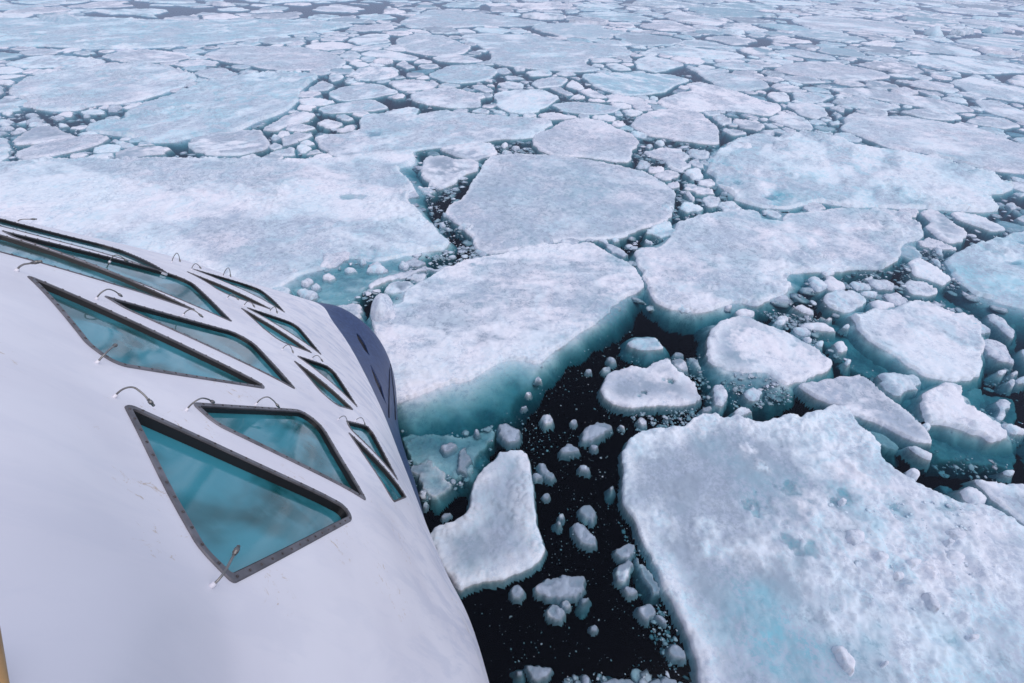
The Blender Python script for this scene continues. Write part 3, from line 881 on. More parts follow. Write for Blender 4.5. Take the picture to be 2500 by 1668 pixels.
F('G', dict(h=.5, amp=.2, lump=.35, lw=1.2, grime=.05, tone=0.9), '1930,290 2050,240 2150,200 2250,170 2400,140 2700,200 2900,700 2500,640 2350,590 2200,560 2080,520 1990,460 1950,400 1910,340',
  'bright blue-white floe cut off by the right edge at mid height', 'the blue floe cut by the right edge', under='1900,300 2050,230 2400,120 2800,170 3000,800 2500,800 2350,750 2200,690 2000,560 1930,440', spots=[(2300, 340, 60, .35), (2330, 220, 50, .3)])
F('G', dict(h=.35, amp=.08, lump=.1, lw=.4, grime=.25), '1700,320 1760,310 1850,370 1935,420 1900,470 1800,430 1720,400', 'white leaf-shaped floe in dark water left of the bright blue-white floe')
F('G', dict(h=.3, amp=.07, lump=.1, lw=.3, grime=.2), '1650,450 1700,435 1780,440 1855,500 1800,520 1700,510', 'small flat floe under the leaf-shaped floe, alone in grey slush')
for s in ['1115,410 1160,405 1220,470 1190,500 1140,470', '1215,410 1260,405 1350,470 1280,490 1230,480', '1350,440 1460,450 1470,475 1390,480', '1460,430 1540,420 1620,460 1590,485 1500,475',
          '1525,520 1600,490 1700,560 1620,575', '1470,550 1560,540 1640,580 1560,605 1500,600', '1055,680 1150,665 1230,680 1270,710 1230,725 1130,710', '1025,710 1070,690 1135,730 1090,750',
          '1260,790 1310,780 1355,830 1290,840', '2190,1150 2240,1100 2290,1130 2270,1220 2210,1210', '2215,1245 2290,1260 2380,1310 2300,1310', '1690,1380 1740,1380 1840,1440 1820,1460 1740,1430',
          '2150,630 2200,620 2300,720 2300,765 2230,710', '695,610 740,597 805,615 780,640 720,630', '1020,575 1080,570 1160,620 1100,625', '2130,790 2180,770 2260,810 2320,890 2270,905 2160,870', '1420,505 1480,495 1520,510 1500,530',
          '580,1140 580,1030 620,1020 680,1090 620,1140', '680,1180 740,1145 800,1180 720,1195', '1195,385 1240,362 1255,390 1215,400', '970,410 1000,375 1020,385 990,415', '1430,420 1470,400 1500,415 1460,430', '1820,300 1860,310 1885,355 1840,330', '1840,240 1880,260 1900,290 1860,280',
          '930,640 980,635 1010,655 960,665', '920,670 960,655 990,670 950,685', '1310,690 1350,680 1360,700 1325,705', '1155,790 1180,775 1210,795 1190,810', '1320,900 1345,885 1365,905 1340,915', '1080,760 1120,760 1140,780 1100,785',
          '2020,680 2060,640 2130,690 2170,725 2110,735', '2280,950 2310,930 2330,960 2300,985', '2265,1010 2290,990 2300,1020 2280,1035', '2300,1000 2350,975 2380,1000 2330,1020', '2200,950 2240,940 2260,960 2220,970', '2235,1525 2280,1515 2320,1540 2260,1550', '1190,635 1220,650 1265,640 1230,660',
          '1770,1250 1800,1245 1820,1275 1800,1300 1780,1280', '330,570 400,560 470,605 420,620 350,600']:
    F('G', dict(h=.28, amp=.05, lump=.12, lw=.25, grime=.12, chunk=1), s)
F('G', dict(h=.4, amp=.12, lump=.3, lw=.5, grime=.1, melt=.25, chunk=1), '1540,960 1650,950 1770,990 1700,1060 1640,1100 1560,1050', 'teal-tinged lump of ice floating just below the lumpy rubble floe')
F('G', dict(h=.2, amp=.1, lump=.2, lw=.5, grime=.2, chunk=1), '750,1090 790,1040 855,1070 830,1120 770,1130', 'ragged star-shaped piece on the teal shelf below the puddled floe')
F('I', dict(h=.4, amp=.06, lump=.15, lw=.3, grime=.05, chunk=1), '1980,450 2050,440 2150,530 2080,550 2000,500', 'big white block lying at the far edge of the huge bottom-right floe')
F('I', dict(h=.3, amp=.1, lump=.1, lw=.4, grime=.7, rim=.2), '2060,400 2200,420 2350,440 2600,480 2600,860 2350,650 2200,530 2100,440', 'thin grey floe cut by the right edge beyond the huge bottom-right floe')
F('G', dict(h=-.25, amp=.1, lump=.1, lw=.3, grime=.5), '1455,1275 1560,1300 1660,1370 1640,1390 1560,1370 1480,1310', 'sunken slab just under the slanting narrow floe')
for s in ['1340,690 1385,668 1432,700 1430,760 1385,785 1350,750', '1900,700 1960,685 2010,710 2005,745 1950,750', '1890,745 1925,740 1960,765 1930,785', '1890,805 1960,810 2035,860 2000,892 1920,870', '1480,820 1530,810 1575,850 1560,885 1500,870', '1590,930 1630,918 1670,940 1665,975 1620,985',
          '1755,1045 1800,1042 1850,1090 1880,1150 1860,1185 1810,1150', '1665,860 1700,845 1770,860 1760,900 1700,905', '1290,510 1315,505 1335,530 1310,545', '2020,1280 2080,1290 2090,1330 2040,1330', '1250,1350 1300,1335 1380,1430 1370,1530 1310,1470', '1675,340 1720,332 1765,375 1730,395', '1540,1440 1575,1450 1565,1480 1535,1475']:
    F('I', dict(h=.62, amp=.05, lump=.1, lw=.05, grime=.0, chunk=1, tone=.2, top=1), s)
for s, l in [('1300,640 1420,720 1500,830 1640,920 1780,1020 1960,1040 2130,1010 2160,1080 2100,1180 2040,1090 1900,1010 1780,1060 1740,1140 1640,1120 1500,960 1330,870 1230,760 1180,660', 'wide sunken teal shelf curving below the lumpy rubble floe'),
             ('1780,1260 1900,1290 2060,1320 2280,1370 2350,1380 2350,1470 2200,1450 2060,1440 1900,1400 1800,1330', 'dim sunken ledge below the boot-shaped floe'),
             ('1880,430 1960,510 2080,560 2240,620 2350,640 2350,780 2260,760 2140,640 1990,600 1860,540 1800,480', 'dim teal shelf under slush nearer than the bright blue-white floe'),
             ('2130,1040 2350,1060 2350,1240 2290,1250 2150,1160', 'turquoise sunken slab at the right edge beside the boot-shaped floe'),
             ('1900,1560 1960,1570 2350,1640 2350,1700 2100,1690 1960,1640', 'dark sunken slab in the lead beyond the huge bottom-right floe')]:
    F('G', dict(h=-.6, amp=.2, lump=.1, lw=.5, grime=.3, melt=.1), s, l)
F('F', dict(h=-.35, amp=.2, lump=.2, lw=.6, grime=.4, melt=.2), '180,1290 520,1300 740,1270 640,1400 590,1520 500,1560 330,1500 230,1420', 'murky sunken ice shelf between the dark stem and the axe-shaped floe')
F('A', dict(h=-.22, amp=.2, lump=.2, lw=.6, grime=.1, melt=.3), '1560,430 1750,400 1900,380 2120,320 2350,290 2350,380 2150,420 2000,560 1850,560 1700,500', 'bright turquoise shallow shelf off the corner of the largest left floe')
# chunks in the black channel
for h, s in [(.12, '735,85 790,72 860,130 865,165 810,175 755,130'), (.2, '1225,168 1262,95 1330,55 1395,85 1375,125 1280,170'), (.06, '1100,215 1150,190 1220,235 1120,245'), (.06, '1205,320 1240,310 1285,345 1220,350'),
          (-.02, '970,310 1010,300 1060,370 1050,395 990,350'), (-.02, '945,360 1000,375 980,395 945,385'), (.2, '1175,650 1210,645 1300,715 1290,755 1240,760 1190,700'), (-.04, '1215,570 1260,540 1300,580 1295,640 1240,620'),
          (.02, '1420,810 1480,770 1540,780 1500,850 1430,850'), (.02, '1430,920 1500,850 1525,880 1480,990 1430,980'), (.03, '1465,1010 1540,1030 1545,1055 1500,1070'), (.08, '1555,1130 1610,1105 1650,1160 1600,1210 1560,1180'),
          (.03, '1645,1160 1700,1200 1710,1225 1680,1220'), (.0, '1725,1380 1770,1340 1830,1400 1820,1440 1740,1420'), (.03, '820,1030 860,1005 905,1040 850,1095'), (.22, '950,1040 1020,950 1240,925 1240,1030 1180,1070 1000,1075'),
          (.0, '1030,1150 1080,1115 1125,1160 1100,1220 1040,1200'), (.0, '1110,1110 1135,1085 1165,1120 1140,1140'), (.0, '1270,1250 1300,1230 1320,1250 1290,1270'), (.0, '915,1460 1045,1480 1030,1530 960,1555 920,1500'),
          (-.1, '845,1490 885,1490 880,1530 850,1530'), (-.25, '230,310 350,280 450,370 500,440 400,505 300,460'), (-.1, '510,230 545,195 575,270 565,370 520,340'), (.05, '410,210 470,180 500,210 440,250'), (.05, '1000,490 1020,475 1040,490 1022,510'),
          (-.05, '1090,600 1110,585 1125,605 1105,625'), (-.05, '1078,640 1095,630 1110,650 1095,660'), (-.1, '1215,1090 1250,1065 1275,1080 1240,1110'), (.03, '1270,205 1300,198 1320,210 1300,232'), (.04, '415,605 460,588 470,600 425,620'), (-.3, '1540,830 1600,900 1680,1040 1640,1060 1580,980 1545,900'),
          (-.08, '1380,440 1405,430 1415,450 1390,460'), (.04, '310,540 330,520 335,550 320,560'), (.03, '1655,1640 1700,1530 1780,1560 1760,1640'), (.02, '1210,1600 1240,1510 1270,1540 1260,1600'), (-.05, '1300,1580 1360,1540 1480,1535 1560,1560 1700,1540 1740,1620 1500,1700 1320,1650')]:
    F('H', dict(h=h, amp=.05, lump=.12, lw=.16, grime=.8, chunk=1, dark=1, thr=.2), s)
for h, s in [(-.03, '1370,875 1400,870 1425,895 1390,905'), (-.03, '1340,930 1385,925 1390,950 1350,955'), (.0, '1730,890 1800,880 1830,940 1790,950'), (-.1, '1830,870 1880,870 1920,930 1890,940'), (.04, '990,1215 1040,1200 1065,1240 1010,1255'),
          (.08, '1545,1220 1580,1215 1600,1255 1570,1265'), (.03, '1910,1160 1960,1150 1970,1180 1930,1190'), (.03, '1435,1270 1450,1255 1475,1280'), (.05, '955,990 980,983 1000,1005 970,1010'), (.03, '900,1075 925,1070 935,1088 910,1092'), (.02, '870,1160 900,1148 910,1158 885,1172'),
          (-.03, '1750,845 1790,842 1812,865 1780,870'), (.0, '1240,945 1275,940 1280,958 1250,962'), (.02, '605,1290 625,1285 640,1310 618,1315'), (.02, '1160,1240 1185,1228 1200,1245 1175,1260'), (.2, '610,260 630,235 680,260 672,292 620,287'), (.3, '980,220 1040,150 1080,200 1040,238'), (.25, '780,265 850,235 875,262 800,282'), (.2, '700,225 760,200 790,225 740,245'),
          (.15, '1290,190 1350,200 1505,265 1480,285 1400,262'), (.2, '1050,150 1120,185 1200,200 1190,215 1090,215'), (.15, '490,85 530,75 605,125 590,150 540,130'), (.15, '420,40 450,50 470,75 430,65'), (.12, '1395,190 1425,180 1440,205 1410,215'), (.15, '1580,195 1620,210 1630,225 1590,215'), (.1, '160,345 195,322 215,345 195,368'), (.12, '0,350 55,318 110,385 50,385'),
          (.12, '0,440 150,380 330,342 490,332 495,352 300,372 150,415 0,470'), (.12, '200,330 270,295 330,330 270,352'), (.1, '1240,190 1280,180 1290,200 1250,210'), (.12, '1630,150 1660,155 1675,165 1640,168')]:
    F('F', dict(h=h, amp=.05, lump=.12, lw=.12, grime=.55, chunk=1, dark=1 if h < .1 else 0), s)
F('F', dict(h=1.15, amp=.05, lump=.05, lw=.2, grime=0, dome=1, chunk=1), '0,612 -8,560 20,515 70,485 120,478 150,520 165,565 120,600 60,618', 'tall smooth white boulder of ice beside the dark blue stem')
for s in ['1820,360 1850,290 2000,270 2010,300 1930,340', '2100,380 2170,320 2220,370 2180,385', '2275,350 2310,325 2345,345 2320,368', '1720,445 1770,420 1805,430 1760,465', '1635,365 1680,360 1725,375 1680,398', '1850,410 1890,392 1930,410 1890,430', '1780,470 1820,445 1840,465 1800,485', '2060,325 2080,315 2105,325 2080,340', '1705,490 1760,480 1830,520 1780,540 1730,520', '1975,370 2010,362 2045,375 2000,385', '1430,340 1480,320 1510,340 1460,358']:
    F('A', dict(h=.32, amp=.05, lump=.2, lw=.2, grime=.08, chunk=1), s)
# middle distance
M0 = dict(h=.38, amp=.18, lump=.12, lw=.5, grime=.25)
F('D', dict(M0, grime=.6), '740,855 830,825 1050,820 1095,850 1060,890 960,920 880,905 780,870', 'grey-white wedge floe wedged between two big floes just above mid-view')
F('D', dict(M0, grime=.8, rim=.2), '645,970 680,900 780,890 850,920 960,920 1000,940 980,970 900,1000 850,1050 770,1085 700,1060 660,1010', 'heart-shaped grey-rimmed floe in the dark lead left of the broad mid-view floe', 'the heart-shaped floe')
F('D', dict(M0, h=.5, grime=.15, lump=.2, tone=0.45), '290,700 330,660 420,655 620,660 760,635 950,650 1180,670 1370,680 1405,700 1350,750 1280,790 1100,800 900,830 700,850 500,880 350,890 200,905 120,880 60,840 50,790 110,770 200,770 300,740', 'long floe tapering to the right with turquoise melt on its left half', 'the long turquoise-streaked floe', spots=[(400, 770, 60, .3), (560, 720, 60, .25), (650, 690, 50, .2)])
F('D', dict(M0, grime=.25, tone=0.1), '1280,810 1310,760 1400,740 1430,710 1560,675 1700,690 1780,740 1870,770 1910,820 1870,850 1850,930 1780,930 1600,900 1400,890 1320,860', 'five-sided white floe directly beyond the broad mid-view floe', 'the five-sided floe')
F('E', dict(M0, grime=.15, h=.5, tone=0.05), '90,720 120,680 200,640 280,625 420,630 500,650 570,710 600,770 615,830 500,820 350,800 180,770', 'plump white floe with one small grey hole, right of the five-sided floe', 'the plump white floe', spots=[(240, 680, 18, .45)])
F('E', dict(M0, grime=.15, tone=0.1), '250,580 300,550 370,530 440,520 420,480 500,475 600,500 720,530 830,570 960,600 960,640 870,665 750,640 600,630 450,640 280,610', 'winged white floe with a notch on its far side, beyond the plump white floe', 'the winged floe')
F('D', M0, '580,540 700,510 850,505 1020,550 980,570 1000,610 850,620 700,600 600,580', 'oval floe bordered by black water in the upper middle', 'the oval floe in the upper middle')
F('D', M0, '1070,560 1055,600 1080,530 1200,510 1350,515 1460,560 1400,600 1300,650 1180,650 1100,620', 'round pale floe with a tiny dark slit, right of the oval floe', 'the slit floe')
F('D', M0, '1400,600 1500,580 1650,590 1800,620 1750,650 1600,660 1450,635', 'flat strip floe right of the round slit floe')
F('D', dict(M0, melt=.45, grime=.05), '1570,430 1700,415 1900,420 2100,430 2200,460 2120,490 2050,530 1900,550 1780,540 1650,500', 'turquoise half-melted floe in the upper middle', 'the turquoise floe')
F('D', M0, '100,540 180,500 400,478 540,530 400,560 200,585', 'long lens-shaped floe with a grey fold, left of the oval floe', 'the lens-shaped floe')
F('D', M0, '65,620 150,600 380,565 480,620 350,640 100,655', 'smooth low floe just nearer than the lens-shaped floe')
F('C', dict(M0, h=.7, grime=.05, lump=.35, lw=1.5, melt=.08, tone=0.75), '-200,110 0,100 200,110 500,95 800,110 1100,120 1500,110 1900,120 2040,140 1900,170 1600,200 1400,230 1200,250 900,270 600,280 300,265 0,265 -200,270', 'very long pale turquoise floe across the top left', 'the long top-left floe', spots=[(840, 160, 20, .7), (130, 205, 30, .35), (1320, 190, 30, .35)])
F('C', dict(M0, h=.55, lump=.4, lw=1, grime=.1, tone=0.5), '60,500 130,450 400,400 600,370 900,365 1050,400 1130,440 1060,490 960,520 840,560 700,590 550,600 450,630 250,630 110,610 180,580 60,540', 'broad hummocky floe in the upper left', 'the broad hummocky floe', spots=[(820, 490, 30, .3)])
F('C', dict(M0, h=.7, lump=.5, lw=1.4, grime=.05, tone=0.75), '480,735 560,700 720,690 720,650 850,580 1000,540 1180,470 1400,430 1650,415 1800,420 1830,440 1750,490 1700,550 1680,620 1600,650 1450,700 1350,750 1080,790 1000,810 900,815 800,790 600,760', 'big bluish block-strewn floe rising to the right in the upper left', 'the block-strewn floe', under='400,700 500,670 720,620 850,560 1180,450 1650,400 1850,430 1760,560 1700,650 1560,720 1350,790 1100,850 900,850 600,800 440,770', spots=[(1250, 580, 24, .5), (1520, 450, 60, .3), (900, 665, 20, .4)])
F('C', dict(M0, grime=.6, h=.6), '1070,830 1100,790 1250,765 1500,745 1540,790 1540,850 1400,885 1200,885 1100,860', 'rounded tilted grey-topped slab at the near edge of the dark lead, upper left', 'the tilted grey slab')
F('C', dict(M0, grime=.35, h=.5), '80,880 200,830 350,800 560,768 620,785 550,830 400,870 250,900 120,910', 'cigar-shaped floe in the left dark lead', 'the cigar-shaped floe')
F('C', dict(M0, grime=.8), '75,800 200,730 280,720 380,760 435,790 350,800 200,825 90,825', 'grey-stained mound-shaped floe leaning behind the cigar-shaped floe')
for op, s in [({}, '1150,320 1300,270 1500,265 1750,270 1900,300 1980,350 1950,390 1800,400 1600,405 1500,390 1300,350'), ({}, '575,320 700,290 850,285 1050,305 1100,330 1000,350 800,360 650,345'), ({}, '1090,420 1150,400 1300,385 1380,435 1280,455 1150,440'),
          ({'lump': .35}, '20,370 130,330 300,315 500,330 620,350 500,385 350,380 150,390'), ({}, '100,300 200,275 370,285 300,310 150,315'), ({}, '400,300 470,290 560,300 480,315'), ({}, '630,800 700,810 780,835 710,850'), ({}, '-100,800 0,790 50,800 60,880 20,930 -100,940'),
          ({'chunk': 1}, '615,630 660,595 695,610 650,640'), ({'lump': .35}, '1500,740 1600,690 1700,640 1830,650 1760,700 1640,720 1580,750'), ({}, '1620,745 1700,705 1820,730 1750,755'), ({'lump': .3}, '1605,800 1700,750 1795,775 1700,815 1620,840'), ({}, '1810,710 1870,680 1980,710 1900,740'),
          ({}, '1520,885 1680,840 1700,890'), ({}, '1700,840 1740,825 1795,850 1740,880'), ({'chunk': 1}, '1540,780 1580,765 1610,785 1570,800'), ({}, '1700,570 1800,560 1940,580 1850,605 1740,600'), ({}, '1750,525 1840,460 1920,490 1880,520'), ({}, '1880,430 1920,415 1990,440 1910,470'),
          ({'lump': .3, 'melt': .15}, '2010,420 2100,385 2250,390 2300,430 2150,465 2030,445'), ({'grime': .5}, '1990,230 2100,195 2230,195 2230,240 2080,260'), ({'chunk': 1}, '1360,410 1420,395 1475,410 1420,430'), ({}, '1910,660 1990,655 2035,680 1990,700'), ({}, '0,385 80,380 140,400 60,420 -50,415'),
          ({'chunk': 1}, '150,700 200,670 250,690 160,720'), ({'chunk': 1}, '60,760 120,735 145,745 80,765'), ({'chunk': 1}, '-20,700 30,675 75,700 20,725'), ({'chunk': 1}, '-20,740 30,720 85,725 60,745'), ({'chunk': 1}, '145,715 200,700 295,705 220,725'), ({'chunk': 1}, '325,715 350,705 395,715 350,725'), ({'chunk': 1}, '290,675 330,662 375,668 330,685'),
          ({'chunk': 1}, '505,688 535,682 560,690 530,697'), ({'chunk': 1}, '470,655 495,650 520,660 490,670'), ({'chunk': 1}, '135,660 180,650 240,655 190,668'), ({'chunk': 1}, '1170,470 1190,448 1220,450 1200,470'), ({}, '650,560 720,540 840,550 760,585 680,580')]:
    F('C', dict(M0, **op), s)
for op, s in [({}, '450,470 600,455 760,480 700,510 540,520'), ({'melt': .1}, '690,430 800,380 1000,365 1100,400 1060,450 900,480 780,470'), ({'melt': .05, 'h': .5}, '870,210 1000,190 1300,200 1500,240 1700,250 1870,290 1850,320 1620,330 1600,370 1700,400 1500,410 1250,390 1100,370 1040,350 1060,300 960,250'),
          ({'melt': .12}, '490,230 600,200 780,200 850,230 950,270 900,310 700,320 560,290'), ({'h': .8}, '520,130 620,90 700,55 850,60 1050,80 1250,110 1400,130 1250,150 1000,145 800,160 600,160'), ({'grime': .5}, '1700,365 1780,360 1870,400 1780,405'), ({}, '1280,470 1400,440 1510,450 1450,490 1320,510'),
          ({'grime': .9}, '1465,490 1520,455 1590,490 1570,515'), ({'grime': .4}, '1385,500 1450,500 1540,540 1480,550'), ({}, '1550,520 1620,505 1740,560 1650,560'), ({}, '1310,660 1400,640 1560,670 1480,685 1380,685'), ({'lump': .3}, '430,640 640,615 620,660 540,680'), ({}, '1090,480 1150,465 1250,480 1240,505 1130,505'),
          ({}, '930,490 1000,485 1085,515 1030,530'), ({}, '1075,400 1140,385 1190,415 1120,425'), ({'chunk': 1}, '1175,380 1220,370 1255,400 1200,405'), ({}, '1240,410 1390,400 1400,430 1280,435'), ({'melt': .12}, '250,430 290,390 380,385 500,385 530,405 440,440 330,465'), ({}, '500,365 560,345 625,385 570,398'), ({'melt': .1}, '300,310 380,285 480,290 650,325 600,345 450,340'),
          ({}, '700,330 780,312 920,320 1030,350 900,362 760,350'), ({}, '240,360 290,350 360,370 300,382'), ({}, '1420,420 1480,408 1545,425 1480,435'), ({'chunk': 1}, '1110,830 1140,818 1160,830 1130,842'), ({'chunk': 1}, '1105,868 1150,860 1180,875 1130,882'), ({'chunk': 1}, '1170,845 1200,838 1220,848 1190,855'), ({}, '930,640 1000,618 1050,635 1030,650'),
          ({'lump': .5, 'chunk': 1}, '500,1085 560,1055 630,1080 635,1120 560,1130 510,1110'), ({'chunk': 1}, '760,1280 780,1275 795,1295 770,1300'), ({'chunk': 1, 'lump': .4}, '870,1300 900,1262 955,1300 935,1328'), ({'chunk': 1, 'lump': .4}, '2005,1190 2040,1145 2120,1150 2105,1190 2095,1250 2040,1220')]:
    F('D', dict(M0, **op), s)
for op, s in [({'grime': .7}, '875,530 1000,530 1010,580 920,585'), ({}, '1015,530 1100,530 1270,545 1220,580 1110,595 1040,570'), ({'grime': .4}, '990,600 1080,590 1200,610 1250,660 1150,680 1050,650'), ({'grime': .5}, '880,680 960,655 1080,665 1150,745 1050,740 950,710'), ({'lump': .3}, '560,670 620,660 680,700 620,720'),
          ({'grime': .9}, '680,680 800,690 870,720 830,750 720,730'), ({'grime': .5}, '610,735 700,740 765,765 680,775'), ({}, '160,870 270,850 380,850 430,890 410,930 450,950 380,985 320,960 280,920 200,900'), ({'grime': .4}, '215,1010 300,970 380,1000 310,1035'), ({'rim': .15}, '410,980 480,965 510,1020 450,1035'),
          ({'chunk': 1}, '395,1090 440,1100 480,1140 460,1155'), ({'lump': .2}, '495,1140 560,1115 615,1140 600,1180 530,1185'), ({'lump': .35}, '1240,580 1400,550 1560,590 1660,610 1550,635 1350,610'), ({'grime': .6}, '1620,640 1750,620 1900,620 2010,680 1900,690 1750,670'), ({'grime': .4}, '2000,690 2100,665 2250,680 2340,720 2250,740 2100,720'),
          ({'h': .7}, '1000,110 1100,90 1300,100 1600,130 1740,180 1700,200 1500,190 1300,170 1100,160'), ({}, '900,290 1050,280 1250,320 1280,345 1100,330'), ({'melt': .08}, '1600,330 1800,310 2100,340 2350,370 2500,400 2300,420 2050,420 1800,380'), ({'h': .6}, '900,400 1000,360 1150,350 1300,370 1500,400 1600,440 1400,460 1200,450 1050,430'),
          ({'h': .7, 'melt': .12}, '400,375 500,390 700,430 850,460 900,500 750,520 600,500 500,430'), ({'h': .9}, '270,90 370,55 450,90 670,125 600,145 400,130'), ({'grime': .5}, '1230,510 1400,500 1600,530 1800,560 2000,600 2090,640 1900,640 1700,600 1400,550'), ({}, '1680,430 1740,420 1840,450 1780,460'),
          ({'melt': .1}, '1910,460 2050,440 2350,500 2500,540 2500,600 2300,580 2050,540'), ({}, '2050,570 2200,580 2350,640 2500,700 2450,730 2300,690 2150,640'), ({}, '120,340 200,315 350,350 400,370 300,400 230,415 130,390'), ({}, '160,290 400,265 700,300 760,330 600,340 350,320'), ({}, '2090,970 2130,960 2200,985 2170,1000'),
          ({}, '1960,530 2050,520 2160,560 2100,575'), ({}, '2240,1165 2290,1160 2315,1195 2280,1200'), ({'lump': .3, 'chunk': 1}, '640,815 690,812 800,830 810,860 640,850'), ({'chunk': 1, 'h': .6}, '950,760 1040,758 1050,790 970,797'), ({'chunk': 1, 'h': .5}, '850,750 920,745 925,765 870,775'), ({'chunk': 1, 'h': .6}, '880,825 1030,800 1000,850 920,855'), ({'chunk': 1, 'h': .5}, '930,870 980,855 1020,890 960,900'),
          ({'chunk': 1}, '235,815 265,805 295,820 265,832'), ({'chunk': 1}, '180,830 205,825 230,835 200,845'), ({'lump': .3, 'chunk': 1}, '120,940 150,915 200,930 190,960 140,965'), ({'chunk': 1}, '1260,640 1285,632 1300,660 1280,680'), ({}, '1230,615 1280,605 1335,625 1310,640'), ({'grime': .6}, '1370,630 1460,620 1580,640 1560,665 1450,660'),
          ({}, '560,370 700,350 860,385 830,400 650,395'), ({'melt': .5, 'h': 2.0, 'dome': 1, 'lump': .6, 'chunk': 1}, '1775,152 1840,130 1880,140 1895,165 1820,166'), ({'melt': .2, 'h': 1.3, 'lump': .6, 'chunk': 1}, '1935,185 1980,160 2050,180 2000,192'), ({'melt': .6, 'h': 1.2, 'lump': .6, 'chunk': 1}, '2110,170 2160,158 2225,172 2160,182')]:
    F('E', dict(M0, **op), s)
F('C', dict(M0, h=1.5, dome=1, melt=.45, lump=1.2, chunk=1), '165,85 215,55 280,62 320,80 430,78 420,98 300,101 200,102', 'tall turquoise-grey boulder of ice on the horizon side, top left')

SPOT_Z = []
occ_res = .2
OCX0, OCY0, OCW, OCH = -70.0, -2.0, 700, 420       # occupancy raster near the ship
OCC = np.zeros((OCH, OCW), bool)

EDGE = []
def ice_mesh(P_top, P_under, o, s, spots, res):
    """heightfield of one floe: dry top, edge, and the foot under water"""
    lw = o.get('lw', .4)
    size0 = math.sqrt(max(.05, (P_top.max(0) - P_top.min(0)).prod()))
    P = P_under if P_under is not None else P_top
    ext = .3 if P_under is not None else max(lw * 1.7, 5 * res + .1)
    x0, y0 = P.min(0) - ext; x1, y1 = P.max(0) + ext
    if P_under is not None:
        x0, y0 = np.minimum((x0, y0), P_top.min(0) - .1); x1, y1 = np.maximum((x1, y1), P_top.max(0) + .1)
    nx = int((x1 - x0) / res) + 2; ny = int((y1 - y0) / res) + 2
    X, Y = np.meshgrid(x0 + np.arange(nx) * res, y0 + np.arange(ny) * res)
    sd = sdist(X, Y, P_top)
    a_ = max(.05, 1.1 * res) * min(1, size0 / 1.5)
    sd = sd + a_ * fbm(X, Y, 1 / (5.5 * res), 3, s + 61) + (a_ * 1.6) * fbm(X, Y, 1 / (16 * res), 2, s + 62)
    # pull grid points near the waterline onto it, for a clean edge
    gy, gx = np.gradient(sd, res)
    gl = np.hypot(gx, gy) + 1e-6
    m = np.abs(sd) < .5 * res
    gl = np.maximum(gl, .7)
    X = np.where(m, X - sd * gx / gl ** 2, X); Y = np.where(m, Y - sd * gy / gl ** 2, Y); sd = np.where(m, 0, sd)
    if P_under is not None:
        su = sdist(X, Y, P_under)
        su = np.maximum(su, sd + lw * .3)
    else:
        su = sd + lw * (.30 + 1.25 * fbm(X, Y, .5 / max(lw, .25), 3, s))
    h = o['h']; size = math.sqrt(max(.05, (P_top.max(0) - P_top.min(0)).prod()))
    chunk = o.get('chunk', 0)
    e = min(.3, .15 * size) if chunk else .05 + .3 * max(h, 0)
    if o.get('dome') or o.get('dark'): e = .42 * size
    t = np.clip(sd / e, 0, 1)
    prof = 1 - (1 - t) ** 2.2
    und = fbm(X, Y, .55, 4, s + 3); fine = fbm(X, Y, 2.7, 4, s + 9)
    hh = h * (1 + .35 * und)
    z = hh * prof
    z += prof * (.035 * fine * (1 + .6 * min(size, 6) / 6)) * (.6 if chunk else 1)
    if o.get('dark'):
        z = z * .6 - .022 + prof * (.16 + .12 * h) * min(size, 1) * fbm(X, Y, 2.2 / max(size, .3), 3, s + 71) + .045 * fbm(X, Y, 7, 3, s + 72)
    if o.get('rim'):
        z += .45 * o['rim'] * np.exp(-((sd - .28) / .22) ** 2) * (.6 + .8 * fbm(X, Y, 1.4, 2, s + 5)) * t
        z -= .4 * min(max(h, 0), .3) * np.clip((sd - .6) / .6, 0, 1)
    lump = o.get('lump', 0)
    if not chunk and res < .22:
        f1, f2, idr = worley(X + .1 * fine, Y, 3.3, s + 91)
        z += .09 * np.clip((f2 - f1) * 2.5, 0, 1) * idr ** 2 * prof * np.clip(np.exp(-sd / .5) + .4 * np.clip(fbm(X, Y, .5, 3, s + 92) * 2, 0, 1), 0, 1)
    if lump:
        mask = np.clip(fbm(X, Y, .22 if not chunk else 1.5, 3, s + 13) * 2.2 + .15 + .5 * np.exp(-sd / .8), 0, 1)
        for sc_, am in ((1.1, .6), (2.3, .45), (4.6, .22)):
            f1, f2, idr = worley(X + .15 * fine, Y + .15 * und, sc_, s + int(sc_ * 10))
            bl = np.clip((f2 - f1) * 2.2, 0, 1) ** .6
            z += lump * am * mask * bl * (idr ** 2) * prof
    melt = np.full(X.shape, o.get('melt', 0.0)); grime = np.full(X.shape, o.get('grime', .2))
    if not chunk:
        grime = grime + .55 * fbm(X, Y, .8, 5, s + 51) + .25 * fbm(X, Y, 3.1, 3, s + 52)
        melt = melt + (.12 + .3 * o.get('tone', .2)) * np.clip(fbm(X, Y, .35, 5, s + 53) * 2.4 - .45, 0, 1)
        grime = np.clip(grime, 0, 2)
    if o.get('thin'):
        grime = grime + .8 * fbm(X, Y, 1.5, 5, s + 54)
        g = fbm(X, Y, .16, 4, s + 21)
        d0 = np.hypot((X - SPOT_T[0]), (Y - SPOT_T[1]))
        grime = grime + 1.1 * np.clip(1.25 - d0 / 5.0, 0, 1) * np.clip(.9 + 1.5 * fbm(X, Y, .8, 4, s + 23), .1, 1.5) - .3 * np.clip((Y - X * .2 - 9) / 6, 0, 1)
        melt = melt + .35 * np.clip(g * 2, 0, 1)
    if o.get('rim'):
        grime = grime + .55 * np.clip((sd - .45) / .5, 0, 1)
    snow = np.zeros(X.shape)
